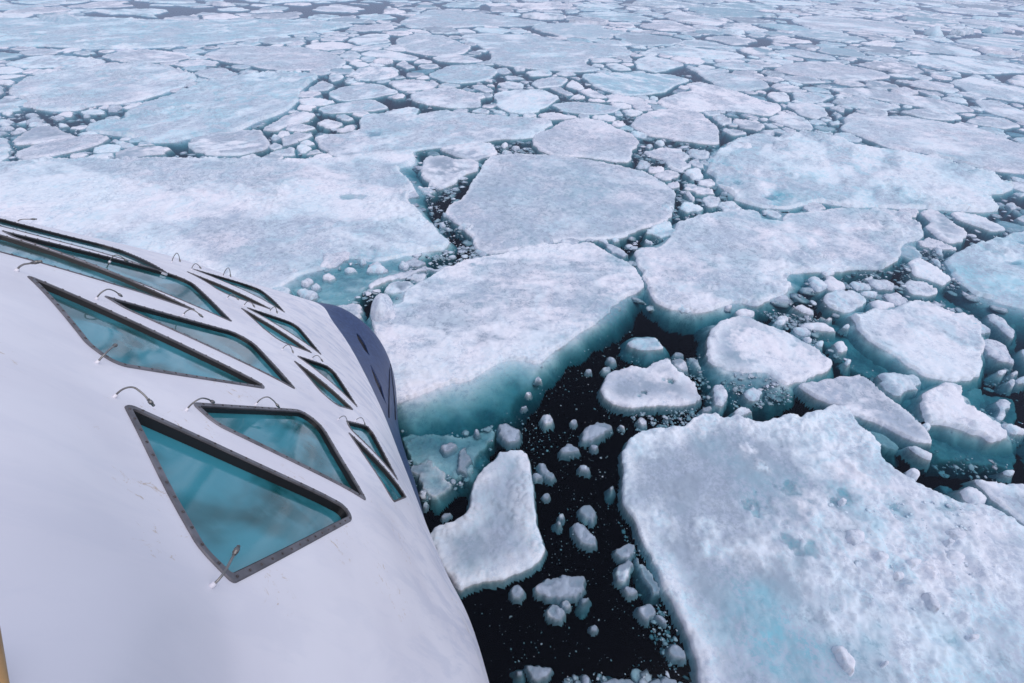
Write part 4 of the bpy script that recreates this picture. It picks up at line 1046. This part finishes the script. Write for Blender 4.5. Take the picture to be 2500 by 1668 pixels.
    if not o.get('thin'):
        hr = random.Random(int(s))
        w_ = hr.uniform(.18, .6) if not chunk else 1.6 / max(size, .3)
        th_ = hr.uniform(0, math.pi); st = hr.uniform(1, 2.6)
        U1 = (X * math.cos(th_) + Y * math.sin(th_)) / st; U2 = Y * math.cos(th_) - X * math.sin(th_)
        thr = o.get('thr', hr.choice([-.35, -.2, -.05, 0, .1, .25]))
        sm = fbm(U1, U2, w_, 5, s + 95) + hr.uniform(.15, .5) * fbm(U1, U2, 2.6, 4, s + 96)
        snow = np.clip((sm - thr) * hr.uniform(1.6, 3.6), 0, 1) * (.95 if not chunk else .7)
        grime = grime * (1 - .6 * snow) + (.38 if not o.get('dark') else .9) * (1 - snow)
        z = z + .03 * snow * prof * (1 + fine) * (1 if res < .2 else 0)
    for (sx, sy, sr, depth) in spots:
        d = np.hypot(X - sx, Y - sy) / sr + 1.5 * fbm(X, Y, 1.2 / max(sr, .3), 6, s + 31)
        k = 1 / (1 + np.exp((d - .8) * (9 if 1 > depth >= .6 and res < .12 else 3.0)))
        if 1 > depth >= .6 and res < .12: z = z * (1 - k) - .9 * k
        if depth < 0:
            rag = np.clip(k * (1 + 1.2 * fbm(X, Y, 2.2, 4, s + 33)), 0, 1)
            snow = np.maximum(snow, rag * -depth); z = z + rag * .05 * (1 + 2 * fine)
            grime = grime * (1 - .8 * rag); melt = melt * (1 - .9 * rag); continue
        if depth > 1:
            grime = grime + (depth - 1) * k; continue
        if depth > .28:
            z = z * (1 - k) - .22 * (depth - .1) * k
        melt = melt + depth * 1.9 * k
    z = np.where(sd > 0, np.where(h > 0, np.maximum(z, .012) if not (spots or o.get('dark')) else z, z), z)
    if P_under is not None and not o.get('thin'):
        melt = melt + .55 * np.exp(-np.maximum(sd, 0) / 1.1) * np.clip(.5 + 1.6 * fbm(X, Y, .5, 4, s + 99), 0, 1)
    # under water
    dd = np.abs(np.minimum(sd, 0))
    if chunk: base = -np.clip(.04 + 2.0 * dd, .04, 1.8) + min(h, 0)
    else: base = -np.clip(.04 + .34 * dd ** 1.5 * (1 + .5 * und), .04, 1.9) + min(h, 0)
    base += .06 * fine
    drop = np.clip(((.35 if chunk else .6) - su) / (.5 if chunk else .8), 0, 1)
    zu = base - drop ** 1.8 * (.75 if not chunk else .12 + .08 * size)
    plate = bool(o.get('ud')) or bool(o.get('plate')) or (bool(o.get('dark')) and h > -.05)
    if plate: zu = -.04 - 3.0 * np.maximum(-sd, 0)
    z = np.where(sd > 0, z, np.where(m, min(0, h) - .01, zu))
    edge = np.exp(-(np.maximum(sd, 0) / ((.10 + .03 * min(size, 6)) * (2.4 if o.get('rim', 0) > .1 and size > 3 else 1))) ** 2) * (sd > -.02) * np.clip(.7 + 1.2 * fbm(X, Y, .6, 3, s + 81), 0, 1) * (0 if chunk else 1)
    edge = np.maximum(edge, snow)
    melt = melt * (1 - .7 * edge); grime = np.clip(grime, 0, 2.2) * (1 - .75 * edge)
    EDGE.append(edge)
    keep = (sd > -1.6 * res) if plate else (su > (-.12 if not chunk else -.05)) | (sd > -1.6 * res)
    idx = -np.ones(X.size, int)
    k4 = keep[:-1, :-1] | keep[1:, :-1] | keep[1:, 1:] | keep[:-1, 1:]
    ii = np.arange(X.size).reshape(X.shape)
    Q = np.stack([ii[:-1, :-1], ii[:-1, 1:], ii[1:, 1:], ii[1:, :-1]], -1)[k4]
    used = np.unique(Q); idx[used] = np.arange(len(used))
    V = np.stack([X.ravel()[used], Y.ravel()[used], z.ravel()[used]], 1)
    # occupancy
    c = ((X - OCX0) / occ_res).astype(int); r = ((Y - OCY0) / occ_res).astype(int)
    mm = (sd > 0) & (c >= 0) & (c < OCW) & (r >= 0) & (r < OCH)
    OCC[r[mm], c[mm]] = True
    EDGE[:] = [edge.ravel()[used]]
    return V, idx[Q], melt.ravel()[used], grime.ravel()[used]

def footprint(xy):
    R_ = math.sqrt(xy[0] ** 2 + xy[1] ** 2 + CAM_H ** 2)
    return R_ / 483.0

SPOT_T = at_z(cpx('I', [(520, 330)]), 0)[0]
ALL = []          # every floe outline in world space, for packing and labels
for k, f in enumerate(FLOES):
    if not f['o'].get('dome'):
        f['o']['h'] *= ((.19 if f['crop'] in 'ZFGHI' else .27) if f['o']['h'] > 0 and not f['o'].get('chunk') else .5 if f['o']['h'] > 0 else 1)
        f['o']['lump'] = f['o'].get('lump', 0) * (1.0 if f['o'].get('lump', 0) >= .3 else .6)
    if f['under'] is None and f['crop'] in 'ZFGHI' and not f['o'].get('chunk') and f['o']['h'] > 0:
        f['o'].setdefault('ud', .3); f['o']['lw'] = min(f['o'].get('lw', .4), .28)
    W = at_z(cpx(f['crop'], f['pts']), 0.0 + max(0, f['o']['h']) * .7)[:, :2]
    c = W.mean(0)
    W = np.clip(W, c - 60, c + 60)
    U = at_z(cpx(f['crop'], f['under']), -.3)[:, :2] if f['under'] is not None else None
    if U is not None: U = np.clip(U, c - 60, c + 60)
    if f['o'].get('thin') is not None:
        W[:, 1] = np.maximum(W[:, 1], -2.5); U[:, 1] = np.maximum(U[:, 1], -2.5)
        W[:, 0] = np.minimum(W[:, 0], 26); U[:, 0] = np.minimum(U[:, 0], 26)
    near = W[np.argmin(np.hypot(W[:, 0], W[:, 1]))]
    fp = footprint(near); size = math.sqrt((W.max(0) - W.min(0)).prod())
    fpm = footprint(c)
    res = max(.032 if f['o'].get('chunk') else .045, min(1.25 * (fp + fpm) / 2, size / 9))
    if f['o'].get('chunk'):
        P = roughen(resample(W, max(res, size / 40), True, size < .5), .20 * size, max(.12, size * .6), k * 3)
    else:
        P = roughen(resample(W, max(res * 1.2, size / 120)), f['o']['amp'] * (1 if size > 3 else size / 3), max(.25, size / 7), k * 3)
    if U is not None: U = roughen(resample(U, max(.12, size / 60)), .42, 1.3, k * 3 + 1)
    sp = []
    for (sx, sy, sr, dp) in f['spots']:
        a, b = at_z(cpx(f['crop'], [(sx, sy), (sx + sr, sy)]), 0)[:, :2]
        sp.append((a[0], a[1], abs(b[0] - a[0]), dp))
    V, Q, melt, grime = ice_mesh(P, U, f['o'], k * 7 + 1, sp, res)
    cen = P.mean(0); V[:, :2] -= cen
    ch = f['o'].get('chunk')
    name = 'ice_chunk' if ch else 'ice_floe'
    o = mesh_np(name, V, Q, ICE, True, dict(melt=melt, grime=grime, edge=EDGE[0], tone=np.full(len(V), f['o'].get('tone', .15 + .5 * rng.random()))), None, (cen[0], cen[1], 0))
    ALL.append(dict(o=o, P=P, c=cen, size=size, label=f['label'], anchor=f['anchor'], chunk=bool(ch), opt=f['o'], traced=True))
# ------------------------------------------------------------------ packed ice between and beyond the traced floes (power diagram of discs)
def view_polygon():
    e = [(-350, 1720), (-350, 700), (-330, -52), (600, -60), (1500, -45), (2250, -5), (2860, 25), (3300, 500), (4200, 1100), (4200, 1668)]
    w = at_z(e, 0)[:, :2]
    r = np.hypot(w[:, 0], w[:, 1]); k = np.minimum(1, 850 / r)
    return w * k[:, None]
VP = view_polygon()
GH = []                                       # ghost discs lining the traced floes
for a in ALL:
    if a['size'] < .5: continue
    sp = max(.45, a['size'] / 14)
    Pr = resample(a['P'], sp, False)
    cen = a['c']; t = np.roll(Pr, -1, 0) - np.roll(Pr, 1, 0); nrm = np.stack([-t[:, 1], t[:, 0]], 1); nrm /= np.linalg.norm(nrm, axis=1)[:, None] + 1e-9
    inn = Pr + nrm * sp * .5
    s_ = sdist(inn[:, 0], inn[:, 1], a['P'])
    inn = np.where((s_ > 0)[:, None], inn, Pr - nrm * sp * .5)
    GH += [(p[0], p[1], sp * .5) for p in inn]
GH = np.array(GH)
BIG = [a for a in ALL if a['size'] > 1.2]

def inside_any(x, y, pad):
    m = np.zeros(len(x), bool)
    for a in BIG:
        lo = a['P'].min(0) - pad; hi = a['P'].max(0) + pad
        k = np.where((x > lo[0]) & (x < hi[0]) & (y > lo[1]) & (y < hi[1]) & ~m)[0]
        if len(k): m[k[sdist(x[k], y[k], a['P']) > -pad]] = True
    return m

OPEN = [('D', '630,940 680,1100 800,1060 990,960 1010,1000 880,1130 790,1180 800,1260 940,1400 900,1500 830,1400 700,1240 640,1120'),
        ('C', '380,840 800,870 1060,830 1100,900 500,905'), ('F', '1540,40 1760,60 1780,130 1560,330 1500,260 1760,110'), ('D', '450,560 570,550 600,600 1020,560 1060,570 1040,640 600,640 500,620'),
        ('D', '1090,820 1290,790 1340,880 1080,890'), ('E', '180,780 620,840 600,880 120,830'), ('F', '0,240 620,250 1550,150 1560,350 600,250 480,330 0,470'), ('E', '280,400 400,380 560,480 440,460'),
        ('D', '400,850 640,840 640,870 250,905'), ('A', '1500,440 2350,250 2350,420 1900,600'), ('D', '2000,1100 2160,1200 2400,1200 2350,1270 2150,1290 2050,1330 2120,1180'),
        ('E', '1750,1190 2350,1250 2350,1300 1950,1240'), ('G', '1000,480 1700,300 1990,250 2350,800 2350,1567 1000,1567'), ('F', '0,600 2350,600 2350,1567 0,1567'), ('G', '0,440 2350,440 2350,1567 0,1567'), ('H', '-100,0 1950,0 1950,1900 -100,1900')]
OPENW = [at_z(cpx(c_, pp(p_)), 0)[:, :2] for c_, p_ in OPEN]
# hull plan at the waterline keeps the pack out
HULLP = np.array([(p[0], p[1]) for p in G[-NS * 1, :]] + [(-60, -16), (0, -40)])
classes = [(16.0, 240, 900), (9.0, 60, 1000), (6.0, 14, 1700), (4.2, 4, 1800), (2.8, 4, 1900), (1.9, 4, 2300), (1.25, 6, 1900), (.8, 10, 1200), (.5, 14, 800)]
discs = np.zeros((0, 3))
allc = GH.copy()
for rad, ymin, tries in classes:
    ymax = 850 if rad > 5 else 430 if rad > 2.5 else 230 if rad > 1.5 else 130 if rad > 1 else 105 if rad > .7 else 75
    n = tries * 6
    # uniform over the view trapezoid
    y = ymin + (ymax - ymin) * nrng.random(n) ** (.6 if rad > 2.5 else .7)
    x = (nrng.random(n) * 2 - 1) * (y * 1.75 + 26)
    ins = sdist(x, y, VP) > 0
    x = x[ins]; y = y[ins]
    bad = inside_any(x, y, rad * .45)
    x = x[~bad]; y = y[~bad]
    k = sdist(x, y, HULLP) < -rad * .8; x = x[k]; y = y[k]
    for ow in OPENW:
        k = sdist(x, y, ow) < 0; x = x[k]; y = y[k]
    r = rad * (.75 + .6 * nrng.random(len(x)))
    acc = []
    cell = rad * 1.4
    A_ = allc
    # spatial hash of accepted centres
    H = {}
    cs = 6.0
    for q in A_: H.setdefault((int(q[0] // cs), int(q[1] // cs)), []).append(q)
    new = []
    for xi, yi, ri in zip(x, y, r):
        gx, gy = int(xi // cs), int(yi // cs); ok = True
        w = 1 + int((ri + 10) // cs)
        for i in range(gx - w, gx + w + 1):
            for j in range(gy - w, gy + w + 1):
                for q in H.get((i, j), ()):
                    if (q[0] - xi) ** 2 + (q[1] - yi) ** 2 < ((q[2] + ri) * .86) ** 2: ok = False; break
                if not ok: break
            if not ok: break
        if ok:
            q = (xi, yi, ri); H.setdefault((gx, gy), []).append(q); new.append(q)
    if new:
        discs = np.vstack([discs, np.array(new)]); allc = np.vstack([allc, np.array(new)])

def clip_cell(P, nx, ny, d):
    """keep nx*x+ny*y <= d"""
    out = []
    n = len(P); s = P[:, 0] * nx + P[:, 1] * ny - d
    for i in range(n):
        j = (i + 1) % n
        if s[i] <= 0: out.append(P[i])
        if (s[i] < 0) != (s[j] < 0) and s[i] != s[j]:
            out.append(P[i] + (P[j] - P[i]) * (s[i] / (s[i] - s[j])))
    return np.array(out)

cells = []
hs = 8.0; HH = {}
for i, q in enumerate(allc): HH.setdefault((int(q[0] // hs), int(q[1] // hs)), []).append(i)
ng = len(GH)
ang = np.linspace(0, 2 * math.pi, 20, endpoint=False)
for k in range(len(discs)):
    x, y, r = discs[k]
    el = 1 + .7 * nrng.random(); th = nrng.random() * math.pi
    u = np.cos(ang - th) * 1.5 * r * el; v = np.sin(ang - th) * 1.5 * r / el ** .5
    P = np.stack([u * math.cos(th) - v * math.sin(th), u * math.sin(th) + v * math.cos(th)], 1)
    w = 1 + int((r * 1.6 + 9) // hs); gx, gy = int(x // hs), int(y // hs)
    cand = [c for i in range(gx - w, gx + w + 1) for j in range(gy - w, gy + w + 1) for c in HH.get((i, j), ()) if c != ng + k]
    if cand:
        c = allc[cand]; dx = c[:, 0] - x; dy = c[:, 1] - y; d = np.hypot(dx, dy)
        order = np.argsort(d - c[:, 2])[:26]
        gf = .75 + 3.8 * max(0, float(fbm(np.array([x * .6]), np.array([y * 1.3]), 1 / 24, 3, 77)[0]) + .02)
        for t in order:
            if d[t] - c[t, 2] > r * 2.4: break
            b = (d[t] ** 2 + r * r - c[t, 2] ** 2) / (2 * d[t])
            gap = .05 + .045 * r + (.16 if nrng.random() < .35 else 0) * r
            P = clip_cell(P, dx[t] / d[t], dy[t] / d[t], max(b - gap * gf, .1 * r))
            if len(P) < 3: break
    if len(P) < 4: continue
    area = .5 * abs((P[:, 0] * np.roll(P[:, 1], -1) - np.roll(P[:, 0], -1) * P[:, 1]).sum())
    if area < .6 * r * r: continue
    cells.append((np.array([x, y]), P, r, area))

def screen_size(c, area):
    d2 = c[0] ** 2 + c[1] ** 2 + CAM_H ** 2
    return area * CAM_H / d2 ** 1.5
vis = []
for i, (c, P, r, ar) in enumerate(cells):
    q = project([(c[0], c[1], 0)])[0]
    vis.append(screen_size(c, ar) if (0 < q[0] < 2500 and 0 < q[1] < 1668) else 0)
n_traced_floes = sum(1 for a in ALL if not a['chunk'])
order = np.argsort(vis)[::-1]
n_ind = max(0, 298 - n_traced_floes)
SV, SQ, SM, SG, ST, SE = [], [], [], [], [], []
off = 0
for rank, i in enumerate(order):
    c, P, r, ar = cells[i]
    fp = footprint(c)
    res = max(.08, min(1.3 * fp, r / 3.0))
    if vis[i] == 0: res = max(res, min(2 * fp, r / 2.2))
    Pw = roughen(resample(P + c, max(res * .8, r / 14)), .46 * r, max(.3, r * 1.0), 900 + i)
    kind = nrng.random()
    far = c[1] > 90
    opt = dict(h=(.05 + .05 * min(r, 3) * nrng.random()) * (1 + .04 * r) * (1 if kind > .1 else 2.6) if (r > 1.3 or kind > .18) else -.12 * nrng.random(), lw=(.02 + .01 * r) if far else .06 + .16 * nrng.random() + .03 * r, grime=float(nrng.choice([.05, .2, .4, .8, 1.3], p=[.3, .22, .2, .16, .12])),
               lump=.3 * nrng.random() ** 2, melt=float(nrng.choice([0, .15, .4], p=[.56, .27, .17])), rim=.1 if nrng.random() < .25 else 0, plate=int(nrng.random() < .7 and not far))
    V, Q, melt, grime = ice_mesh(Pw, None, opt, 2000 + i, [], res)
    if len(Q) == 0: continue
    tone = float(nrng.random() ** 1.6)
    if rank < n_ind and vis[i] > 0:
        Vl = V.copy(); Vl[:, :2] -= c
        o = mesh_np('ice_floe', Vl, Q, ICE, True, dict(melt=melt, grime=grime, edge=EDGE[0], tone=np.full(len(V), tone)), None, (c[0], c[1], 0))
        ALL.append(dict(o=o, P=Pw, c=c, size=math.sqrt(ar), label=None, anchor=None, chunk=False, opt=opt, traced=False))
    else:
        SV.append(V); SQ.append(Q + off); SM.append(melt); SG.append(grime); SE.append(EDGE[0]); ST.append(np.full(len(V), tone)); off += len(V)
o = mesh_np('pack_ice', np.vstack(SV), np.vstack(SQ), ICE, True, dict(melt=np.concatenate(SM), grime=np.concatenate(SG), tone=np.concatenate(ST), edge=np.concatenate(SE)))
tag(o, kind='stuff', label='far pack of small pale floes filling the far distance', cat='pack ice')

# ------------------------------------------------------------------ brash: crushed bits afloat
_bm = bmesh.new(); bmesh.ops.create_icosphere(_bm, subdivisions=2, radius=1)
BV_ = np.array([v.co[:] for v in _bm.verts]); BF_ = np.array([[v.index for v in f.verts] for f in _bm.faces]); _bm.free()
_bm = bmesh.new(); bmesh.ops.create_icosphere(_bm, subdivisions=1, radius=1)
BVl = np.array([v.co[:] for v in _bm.verts]); BFl = np.array([[v.index for v in f.verts] for f in _bm.faces]); _bm.free()

ZONES = [  # crop, polygon, count, size range (m), depth range (top of the bit)
    ('D', '660,1060 780,1090 880,1060 980,1000 760,1180 850,1300 940,1400 900,1480 820,1400 700,1230', 520, (.03, .22), (-.05, .06)),
    ('F', '480,200 620,270 1100,160 1540,200 1540,280 1350,250 900,240 500,320 0,460 0,380 200,330 480,270', 700, (.03, .25), (-.03, .12)),
    ('F', '0,370 560,230 640,300 480,340 0,470', 300, (.04, .2), (-.04, .08)),
    ('D', '1900,830 2350,850 2500,900 2400,1190 2100,1290 2120,1150 2050,1040 1930,980 1880,920', 520, (.05, .35), (-.08, .08)),
    ('D', '1080,830 1330,800 1290,860 1330,890 1100,890', 140, (.04, .25), (-.05, .06)),
    ('F', '1530,250 1760,130 1560,330', 90, (.04, .2), (-.1, .05)),
    ('F', '180,1280 520,1290 740,1250 700,1400 600,1560 330,1700 220,1500', 900, (.02, .16), (-.30, .03)),
    ('F', '820,860 1500,700 1900,900 1960,1180 1500,1240 1480,1400 1400,1560 1000,1560 800,1400 720,1250 960,1000', 800, (.008, .05), (-.35, .01)),
    ('F', '1500,1180 1950,1160 1960,1230 1540,1290', 260, (.02, .12), (-.2, .03)),
    ('F', '1690,860 1900,860 1990,1120 1930,1160 1850,1010', 180, (.02, .12), (-.2, .03)),
    ('H', '560,1560 1850,1560 1400,800 1450,500 900,0 1000,1100 540,1060', 520, (.006, .03), (-.5, .0)),
    ('H', '1430,500 1500,650 1560,800 1700,1100 1900,1567 1800,1567 1600,1200 1530,850 1440,600', 420, (.02, .10), (-.5, -.02)),
    ('H', '1150,1500 1850,1520 1850,1700 1100,1700', 420, (.02, .14), (-.2, .04)),
    ('G', '1430,370 1700,260 1800,180 1950,260 1980,470 2150,560 2350,740 2350,800 2100,620 1600,600 1180,480 1100,420', 760, (.03, .2), (-.15, .06)),
    ('G', '820,600 1180,640 1360,830 1400,930 1250,850 1020,720', 320, (.03, .16), (-.15, .03)),
    ('G', '1250,660 1500,900 1800,1010 2120,1020 2300,900 2400,1200 2380,1500 1900,1540 1700,1400 1840,1390 1760,1240 1560,1060 1300,900', 700, (.02, .16), (-.35, .04)),
    ('G', '560,920 1000,1020 1020,1120 700,1190', 220, (.03, .15), (-.2, .05)),
    ('I', '1850,260 2350,460 2350,620 2100,420', 200, (.02, .14), (-.3, .03)),
    ('I', '1300,560 1600,500 2000,560 2300,900 2200,1100 1900,1300 1350,900 1200,500', 260, (.02, .13), (.07, .14)),
    ('A', '1500,450 1800,500 2100,600 2350,400 2350,270 1900,270 1700,380', 420, (.04, .25), (-.1, .1)),
    ('E', '560,560 1300,680 1280,760 620,830', 240, (.05, .3), (-.05, .06)),
    ('C', '0,630 400,660 500,900 0,910', 240, (.05, .3), (-.05, .06)),
    ('C', '380,900 1500,905 1500,930 400,935', 320, (.08, .3), (-.02, .15)),
    ('D', '1700,560 2000,560 1880,700 1750,700', 160, (.06, .3), (-.05, .05)),
    ('D', '1450,540 1750,560 1750,610 1450,600', 60, (.06, .3), (-.05, .05)),
]
BS_V, BS_Q, boff = [], [], 0
BS_G = []
def add_bits(x, y, s, top, g=.6):
    global boff
    for xi, yi, si, ti in zip(x, y, s, top):
        big = si > .12 and footprint((xi, yi)) < .12
        B, Fc = (BV_, BF_) if big else (BVl, BFl)
        sc = si * np.array([.7 + .7 * nrng.random(), .7 + .7 * nrng.random(), .22 + .28 * nrng.random()])
        n = nrng.integers(0, 9999)
        j = 1 + .6 * (vnoise(B[:, 0] * 1.3 + n, B[:, 1] * 1.3 + B[:, 2] * 2.1, int(n)) - .5) * 2
        v = B * j[:, None] * sc
        a = nrng.random() * 6.28; ca, sa = math.cos(a), math.sin(a)
        v = np.stack([v[:, 0] * ca - v[:, 1] * sa, v[:, 0] * sa + v[:, 1] * ca, v[:, 2]], 1)
        v += np.array([xi, yi, ti - v[:, 2].max()])
        BS_V.append(v); BS_G.append(np.full(len(v), g * (.5 + nrng.random()))); BS_Q.append(Fc + boff); boff += len(v)
for crop, poly, cnt, (s0, s1), (t0, t1) in ZONES:
    if crop == 'G': cnt = int(cnt * 1.7)
    W = at_z(cpx(crop, pp(poly)), 0)[:, :2]
    lo, hi = W.min(0), W.max(0)
    x = lo[0] + (hi[0] - lo[0]) * nrng.random(cnt * 4); y = lo[1] + (hi[1] - lo[1]) * nrng.random(cnt * 4)
    k = sdist(x, y, W) > 0; x = x[k]; y = y[k]
    # clustering
    k = nrng.random(len(x)) < np.clip(.55 + 1.6 * fbm(x, y, 1.1, 3, 5), 0.05, 1); x = x[k][:cnt]; y = y[k][:cnt]
    s = s0 * (s1 / s0) ** (nrng.random(len(x)) ** 2.2)
    top = t0 + (t1 - t0) * nrng.random(len(x)) ** 2 - .01
    c = ((x - OCX0) / occ_res).astype(int); r = ((y - OCY0) / occ_res).astype(int)
    if not (crop in 'I' and t0 > 0) and not (crop == 'C' and s0 == .08):
        ok = (c >= 0) & (c < OCW) & (r >= 0) & (r < OCH); c2 = np.clip(c, 0, OCW - 1); r2 = np.clip(r, 0, OCH - 1)
        k = ~(ok & OCC[r2, c2]); x, y, s, top = x[k], y[k], s[k], top[k]
    add_bits(x, y, s, top, .05 if t0 > 0 or crop in 'AC' else .6)
# thin scatter everywhere in the leads
nn = 9000
y = 12 + 100 * nrng.random(nn) ** 1.4; x = (nrng.random(nn) * 2 - 1) * (y * 1.3 + 6)
c = np.clip(((x - OCX0) / occ_res).astype(int), 0, OCW - 1); r = np.clip(((y - OCY0) / occ_res).astype(int), 0, OCH - 1)
k = (~OCC[r, c]) & (sdist(x, y, HULLP) < 0) & (y > 22); x, y = x[k], y[k]
s = .05 * (7 ** (nrng.random(len(x)) ** 1.8)) * (1 + y / 80); add_bits(x, y, s, -.06 + .12 * nrng.random(len(x)))
V = np.vstack(BS_V); Q = np.vstack(BS_Q)
o = mesh_np('brash_ice', V, Q, ICE, False, dict(melt=np.zeros(len(V)), edge=np.zeros(len(V)), grime=np.concatenate(BS_G), tone=np.full(len(V), .3)))
tag(o, kind='stuff', label='crushed ice bits drifting in the leads and the black channel', cat='brash ice')

# ------------------------------------------------------------------ labels
anchors = [(a['anchor'], a['c'], a) for a in ALL if a['anchor']]
def adjectives(a):
    o = a['opt']; P = a['P']
    d = P - P.mean(0); w, vec = np.linalg.eigh(d.T @ d)
    el = math.sqrt(w[1] / max(w[0], 1e-6))
    sz = a['size']
    if a['chunk']: size = 'tiny' if sz < .45 else 'small' if sz < 1.0 else 'middling' if sz < 2 else 'large'
    else: size = 'tiny' if sz < 1.4 else 'small' if sz < 2.6 else 'middling' if sz < 5 else 'large'
    shape = 'rounded' if el < 1.35 else 'oblong' if el < 1.9 else 'narrow'
    if o['h'] <= 0: tint = 'sunken'
    elif o.get('melt', 0) > .2: tint = 'turquoise'
    elif o.get('grime', 0) > .55: tint = 'grey'
    elif o.get('lump', 0) > .2: tint = 'lumpy'
    elif o.get('grime', 0) > .3: tint = 'grey-white'
    else: tint = 'white'
    return size, shape, tint
groups = {}
for a in ALL:
    o = a['o']
    o['category'] = 'ice chunk' if a['chunk'] else 'ice floe'
    o['group'] = 'loose ice chunks between the floes' if a['chunk'] else 'ice floes on the sea'
    if a['label']:
        o['label'] = a['label']; continue
    q = project([(a['c'][0], a['c'][1], 0)])[0]
    best = None
    for nme, c, other in anchors:
        p = project([(c[0], c[1], 0)])[0]
        P_ = project(np.c_[other['P'][::3], np.zeros(len(other['P'][::3]))])
        d = np.hypot(P_[:, 0] - q[0], (P_[:, 1] - q[1]) * 1.6).min()
        if best is None or d < best[0]: best = (d, nme, p, P_)
    d, nme, p, P_ = best
    if q[1] < P_[:, 1].min(): rel = 'beyond'
    elif q[1] > P_[:, 1].max(): rel = 'nearer than'
    elif q[0] < p[0]: rel = 'left of'
    else: rel = 'right of'
    side = ''
    size, shape, tint = adjectives(a)
    groups.setdefault((nme, rel, size, shape, tint), []).append((d, q, a))
ordn = ['nearest', 'second-nearest', 'third-nearest', 'fourth-nearest', 'fifth-nearest', 'sixth-nearest', 'seventh-nearest', 'eighth-nearest', 'ninth-nearest', 'tenth-nearest']
for (nme, rel, size, shape, tint), L in groups.items():
    L.sort(key=lambda t: t[0])
    for i, (d, q, a) in enumerate(L):
        noun = 'chunk' if a['chunk'] else 'floe'
        base = f"{size} {shape} {tint} {noun}"
        if len(L) == 1: lab = f"{base} {rel} {nme}"
        elif i < len(ordn): lab = f"{ordn[i]} {base} {rel} {nme}"
        else: lab = f"{base} {rel} {nme}, {i + 1}th away"
        a['o']['label'] = lab
print('COUNTS', len(discs), len(cells), 'traced', n_traced_floes, 'chunks', sum(a['chunk'] for a in ALL), 'pack verts', off, 'brash', len(BS_V))
